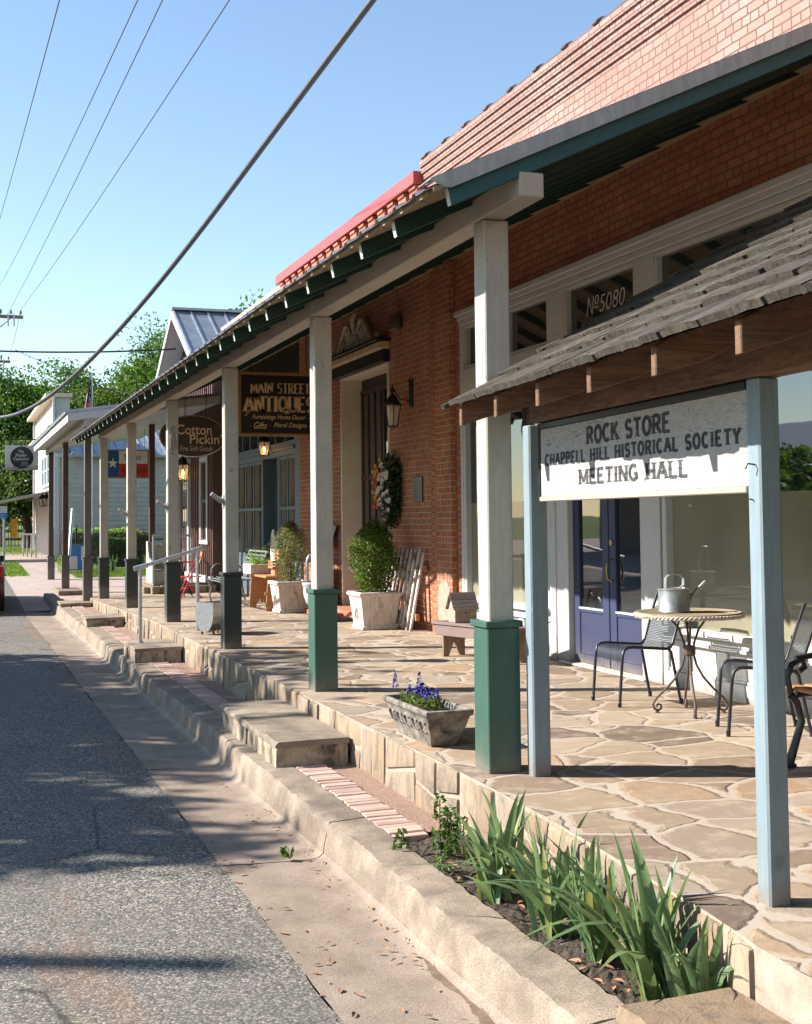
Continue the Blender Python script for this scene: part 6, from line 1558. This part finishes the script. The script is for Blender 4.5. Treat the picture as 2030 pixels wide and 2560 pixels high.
b = MB(); b.tube([(2.87,y-.01,2.62),(2.85,y-.01,2.70),(2.88,y-.01,2.74),(2.90,y-.01,2.70)], .006, 5); b.tube([(2.87,y-.01,2.42),(2.85,y-.01,2.36),(2.88,y-.01,2.33)], .006, 5); b.build('scroll', M['rust'], lt)

# ================================================================ far greenery
def bushbox(name, label, x0, x1, y0, y1, z0, z1, mat, n, size, cat='hedge'):
    t = thing(name, label, cat, ((x0+x1)/2,(y0+y1)/2,z0)); b = MB(); core = MB()
    for i in range(n):
        f = random.randrange(3); p = [random.uniform(x0,x1), random.uniform(y0,y1), lerp(z0,z1,random.random()**.8)]
        if f == 0: p[2] = z1-abs(random.gauss(0,.05))+.04*sin(p[0]*7)
        elif f == 1: p[1] = y0+abs(random.gauss(0,.06))
        else: p[0] = x0+abs(random.gauss(0,.06))
        rleaf(b, p, size, .6)
    b.build('foliage', M[mat], t); core.box(x0+.1,x1-.1,y0+.1,y1-.1,z0-.1,z1-.12); core.build('branches', M['bark'], t)
random.seed(50)
bushbox('clipped_hedge', 'long low bright hedge before the grey clapboard wall', 3.55, 6.1, 44.2, 45.1, 0, 1.14, 'leaf_fern', 1500, .10)
bushbox('clipped_hedge', 'dark square clipped box bush in front of the long hedge', 4.65, 5.5, 41.6, 42.6, -.1, .86, 'leaf_hedge', 1500, .08)
bushbox('clipped_hedge', 'rounded reddish green bush right of the dark box bush', 5.5, 6.25, 41.9, 42.8, -.1, 1.05, 'leaf_dry', 1100, .09)
for k, (x, y, lab) in enumerate(((4.3,39.5,'far iris clump left of the fifth white post'),(4.55,39,'far iris clump seen between white posts'),(5.2,39.2,'far iris clump right of the fifth post'),(5.6,38.8,'far iris clump nearest the settle'))):
    iris((x,y,gz(y)-.02), 22, .62, .7, lab, 60+k); 
b = MB(); ff = MB(); random.seed(8)
pp = thing('poppy_patch', 'patch of orange and yellow flowers in pale foliage behind brown posts', 'flowers', (3.5,38.8,-.2))
for i in range(900): rleaf(b, (random.uniform(2.95,4.0), random.uniform(38.6,40.4), gz(39)+random.random()**1.5*.55), .09, .25, (0,0,1.2))
for i in range(60): petals(ff, (random.uniform(3.3,3.8), random.uniform(38.6,40), gz(39)+random.uniform(.55,.85)), .05, 6, random.randrange(2), (0,-1,.5))
b.build('foliage', M['leaf_fern'], pp); ff.build('flower', [M['petal_o'], M['petal_y']], pp)
ifn = thing('iron_fence', 'black wrought iron fence with finials before the clapboard house', 'fence', (3.3,40.8,-.1)); b = MB(); x = 3.25
while x < 6.4: b.box(x,x+.018,40.8,40.818,-.15,.92); b.lathe([(.014,0),(.022,.03),(.001,.09)], (x+.009,40.809,.92), 5); x += .13
b.box(3.2,6.4,40.79,40.83,.78,.81); b.box(3.2,6.4,40.79,40.83,.02,.05); b.build('paling', M['iron'], ifn)
b = MB()
for x in (3.2,3.62): b.box(x,x+.06,40.76,40.84,-.15,1.12); b.lathe([(.03,0),(.055,.04),(.03,.08),(.02,.1),(.001,.22)], (x+.03,40.8,1.12), 8)
b.build('gate_post', M['iron'], ifn)
wf = thing('rail_fence', 'wooden three rail fence at the back of the far lawn', 'fence', (2.5,64,.2)); b = MB()
for i in range(4): b.box(2.1+i*1.1,2.24+i*1.1,63.4,63.55,.1,1.5)
b.build('post', M['benchwood'], wf); b = MB()
for z in (.5,.9,1.35): b.box(2.1,5.6,63.36,63.40,z,z+.14)
b.build('rail', M['benchwood'], wf)
bf = thing('iron_fence', 'tall black iron fence in the shade behind the rail fence', 'fence', (3,66,.3)); b = MB(); x = 1.6
while x < 7: b.box(x,x+.03,66,66.03,.2,2.2); x += .16
b.box(1.6,7,65.99,66.04,1.9,1.96); b.build('paling', M['iron'], bf)
random.seed(4); b = MB()
for i in range(5200):
    y = random.uniform(38.2,60); x = random.uniform(1.55,3.3) if y > 38 else 0
    if 2.1 < x and 38 < y < 46: x = random.uniform(1.55,2.1)
    h = random.uniform(.04,.10); a = random.uniform(0,2*pi); z = gz(y)-.02
    b.add([(x-.02*cos(a),y-.02*sin(a),z),(x+.02*cos(a),y+.02*sin(a),z),(x+random.gauss(0,.03),y,z+h)], [(0,1,2)])
for i in range(1500):
    x, y = random.uniform(3.4,6), random.uniform(37,39.4); h = random.uniform(.05,.14); z = gz(y)-.02; b.add([(x-.02,y,z),(x+.02,y,z),(x+random.gauss(0,.04),y,z+h)], [(0,1,2)])
struct(b.build('grass', M['grassblade']), 'stuff')
sheet('garden_ground', M['grass'], [3.3,4.5,6,9], [36.8,38.6,40,42,46], lambda x, y: gz(y)+.014)

# ================================================================ poles, wires, cable
def pole(name, label, base, h, arms):
    t = thing(name, label, 'utility pole', base); x, y, z = base
    b = MB(); b.tube([(x,y,z-.3),(x,y,z+h)], [.16,.11], 9); b.build('pole', M['bark'], t)
    for (za, xr) in arms:
        b = MB(); b.box(x-1.2,xr,y-.06,y+.06,za-.075,za+.075); b.bar((x,y-.08,za-.7),(x+.7,y-.08,za-.06),.04); b.build('crossarm', M['benchwood'], t)
        b = MB()
        for xx in (xr-.12, xr-.55, xr-1.0): b.lathe([(.02,.07),(.02,.14),(.09,.16),(.05,.20),(.08,.22),(.04,.26),(.065,.28),(.02,.34),(.001,.36)], (xx,y,za), 8)
        b.build('insulator', M['galv'], t, smooth=50)
        b = MB()
        for xx in (xr-.42, xr-.68): b.tube([(xx,y-.1,za+.12),(xx+.02,y-.1,za-.45)], .04, 6)
        b.build('cutout_fuse', M['galv'], t)
    return t
P1 = pole('utility_pole', 'nearer utility pole with two fuse cutouts at left frame edge', (1.74,60,.15), 12.0, [(10.93,2.96)])
P2 = pole('utility_pole', 'farther utility pole low behind the left treetops', (2.2,80,.4), 11.6, [(11.3,3.2)])
def sag(a, b_, s, n=16): a, b_ = Vector(a), Vector(b_); return [a.lerp(b_, i/n)-Vector((0,0,s*4*(i/n)*(1-i/n))) for i in range(n+1)]
def wire(label, pts, r, mat='wire', name='overhead_wire', cat='wire', group=None):
    b = MB(); b.tube(pts, r, 6, False); o = b.build(name, M[mat], smooth=70); tag(o, label, cat, group); return o
def wl(p, q, s):                          # wire through p and q, carried on towards the viewer
    p, q = Vector(p), Vector(q); a = p+(p-q)*((p.y-1.5)/(q.y-p.y)); return sag(a, q, s, 24)
wire('thin overhead wire farthest left', wl((1.32,18,8.85),(1.23,60,13.0),.25), .009)
wire('second thin overhead wire from the left', wl((2.36,18,8.98),(1.93,60,12.39),.3), .009)
wire('third thin overhead wire close to the second', wl((2.72,18,9.04),(1.93,60,10.4),.3), .009)
wire('thin overhead wire ending on the insulator at the crossarm tip', wl((3.66,18,9.15),(2.84,60,11.28),.3), .010)
wire('slack wire between the two far pole crossarms', sag((2.84,60,11.25),(3.08,80,11.6),.3), .012)
wire('thin wire running from the nearer pole behind the oak', sag((2.6,60,9.4),(9.5,64,7.3),.1), .014)
wire('black twisted service cable running level to the batten gable', sag((-.8,30,5.40),(5.02,29.98,5.56),.10), .022, 'iron', 'service_cable', 'cable')
cb = [(4.412, 3.0, 7.532),(3.728, 6.0, 6.493),(3.386, 7.5, 5.974),(3.044, 9.0, 5.455),(2.901, 9.627, 5.238),(2.643, 10.883, 4.836),(2.34, 12.522, 4.354),(2.011, 14.278, 3.896),(1.661, 16.017, 3.503),(1.361, 17.377, 3.243),(1.114, 18.394, 3.089),(0.863, 19.295, 3.015),(0.65, 20.0, 3.018),(.2,21.5,3.12),(-1.5,27,4.6),(-3,32,6.5)]
def smooth_curve(P, it=2):
    for _ in range(it):
        Q = [P[0]]
        for a, c in zip(P[:-1], P[1:]): Q += [tuple(lerp(a[k], c[k], .25) for k in range(3)), tuple(lerp(a[k], c[k], .75) for k in range(3))]
        P = Q+[P[-1]]
    return P
b = MB(); b.tube(smooth_curve(cb), .027, 8)
tag(b.build('overhead_cable', M['cable'], smooth=70), 'thick grey bundled cable sweeping diagonally across the sky', 'cable')

# ================================================================ flag on the roof, parked car
uf = thing('national_flag', 'limp stars and stripes flag on a pole above the white canopy', 'flag', (4.05,40,4)); b = MB(); b.tube([(4.06,40,1.0),(4.06,40,6.0)], .018, 6); b.ball((4.06,40,6.03), .04, 8, 5); b.build('pole', M['galv_pipe'], uf)
b = MB()
nu, nv = 14, 18
def fp(u, v):
    z = 5.92-v*1.15; w = .05+.22*v**.8; fold = .05*sin(u*11+v*2)
    return (4.05-u*w, 40+fold*(.3+v), z-.10*u)
for jv in range(nv):
    for iu in range(nu):
        q = [fp(iu/nu, jv/nv), fp((iu+1)/nu, jv/nv), fp((iu+1)/nu, (jv+1)/nv), fp(iu/nu, (jv+1)/nv)]
        m = 0 if (jv < 11 and iu < 9+jv*.2) else (1 if (iu+jv//3) % 3 != 0 else 2)
        b.add(q, [(0,1,2,3)], m)
random.seed(2)
for i in range(26):
    u, v = random.uniform(.05,.6), random.uniform(.12,.58); p = fp(u, v); b.add([(p[0]-.012,p[1]-.012,p[2]),(p[0],p[1]-.014,p[2]-.014),(p[0]+.012,p[1]-.012,p[2]),(p[0],p[1]-.014,p[2]+.014)], [(0,1,2,3)], 2)
b.build('cloth', [M['navy'], M['flagred'], M['flagwhite']], uf)

cr = thing('parked_car', 'maroon car parked at the kerb cut off by the left edge', 'car', (.1,29,-.48))
prof = [(26.9,.32),(26.85,.55),(26.88,.85),(27.0,.98),(27.5,1.06),(28.1,1.40),(28.9,1.47),(29.8,1.42),(30.6,1.05),(31.3,.95),(31.6,.75),(31.65,.4),(31.5,.25),(27.0,.25)]
xc, zc = .08, -.47
b = MB(); secs = [(-.90,.0),(-.88,.06),(-.80,.10),(0,.12),(.80,.10),(.88,.06),(.90,.0)]
n_ = len(prof); vs = []
for xo, f in secs:
    e = 1-abs(xo)/.9
    for (y, z) in prof:
        nar = 1-.20*max(0, (z-.95)/.5); yy = 29.2+(y-29.2)*(.95+.05*min(1, e*6)); vs.append((xc+xo*nar, yy, zc+z-(0 if z < .9 else .03*(1-min(1,e*8)))))
fs = [(i*n_+j, i*n_+(j+1) % n_, (i+1)*n_+(j+1) % n_, (i+1)*n_+j) for i in range(len(secs)-1) for j in range(n_)]+[tuple(range(n_))[::-1], tuple(range(6*n_, 7*n_))]
b.add(vs, fs); b.build('body', M['carpaint'], cr, smooth=38, bevel=.02, seg=2)
for s_ in (-1,1):
    b = MB(); x = xc+s_*.80; b.prism([(x,27.62,zc+1.08),(x,28.15,zc+1.36),(x,29.7,zc+1.36),(x,30.35,zc+1.08)], (s_*.03,0,0)); b.build('side_window', M['glass'], cr)
    for y in (27.75, 30.55):
        b = MB(); b.lathe([(.15,0),(.31,0),(.33,.03),(.33,.19),(.31,.21),(.15,.20)], (0,0,0), 24)
        w = MB(); w.add([(xc+s_*(.71+v[2]), y+v[0], zc+.31+v[1]) for v in b.v], b.f); wh = w.build('wheel', M['tyre'], cr, smooth=40)
        w = MB(); w.add([(xc+s_*(.86+v[2]*.2), y+v[0]*.7, zc+.31+v[1]*.7) for v in b.v], b.f); w.build('rim', M['galv'], wh, smooth=40)
    b = MB(); b.box(xc+s_*.90-.09, xc+s_*.90+.09, 29.85, 29.95, zc+.98, zc+1.12); b.build('wing_mirror', M['black'], cr, bevel=.02, seg=2)
    b = MB(); b.obox((xc+s_*.76,26.96,zc+.86), (.11,s_*.05,0), (0,.06,.02), (0,.01,.12)); b.build('tail_lamp', M['tail'], cr, bevel=.02)
b = MB(); b.add([(xc-.6,27.45,zc+1.10),(xc+.6,27.45,zc+1.10),(xc+.52,27.98,zc+1.38),(xc-.52,27.98,zc+1.38)], [(0,1,2,3)]); b.build('rear_window', M['glass'], cr)
b = MB(); b.box(xc-.8,xc+.8,26.74,26.9,zc+.36,zc+.56); b.build('bumper', M['black'], cr, bevel=.03)

dup(cr, (-9.6, 17.5, -.48), pi/2+.05, 'maroon car parked nose in across the street')
c2_ = dup(cr, (-10.4, 24.2, -.48), pi/2-.08, 'maroon car parked farther up across the street by the barn')
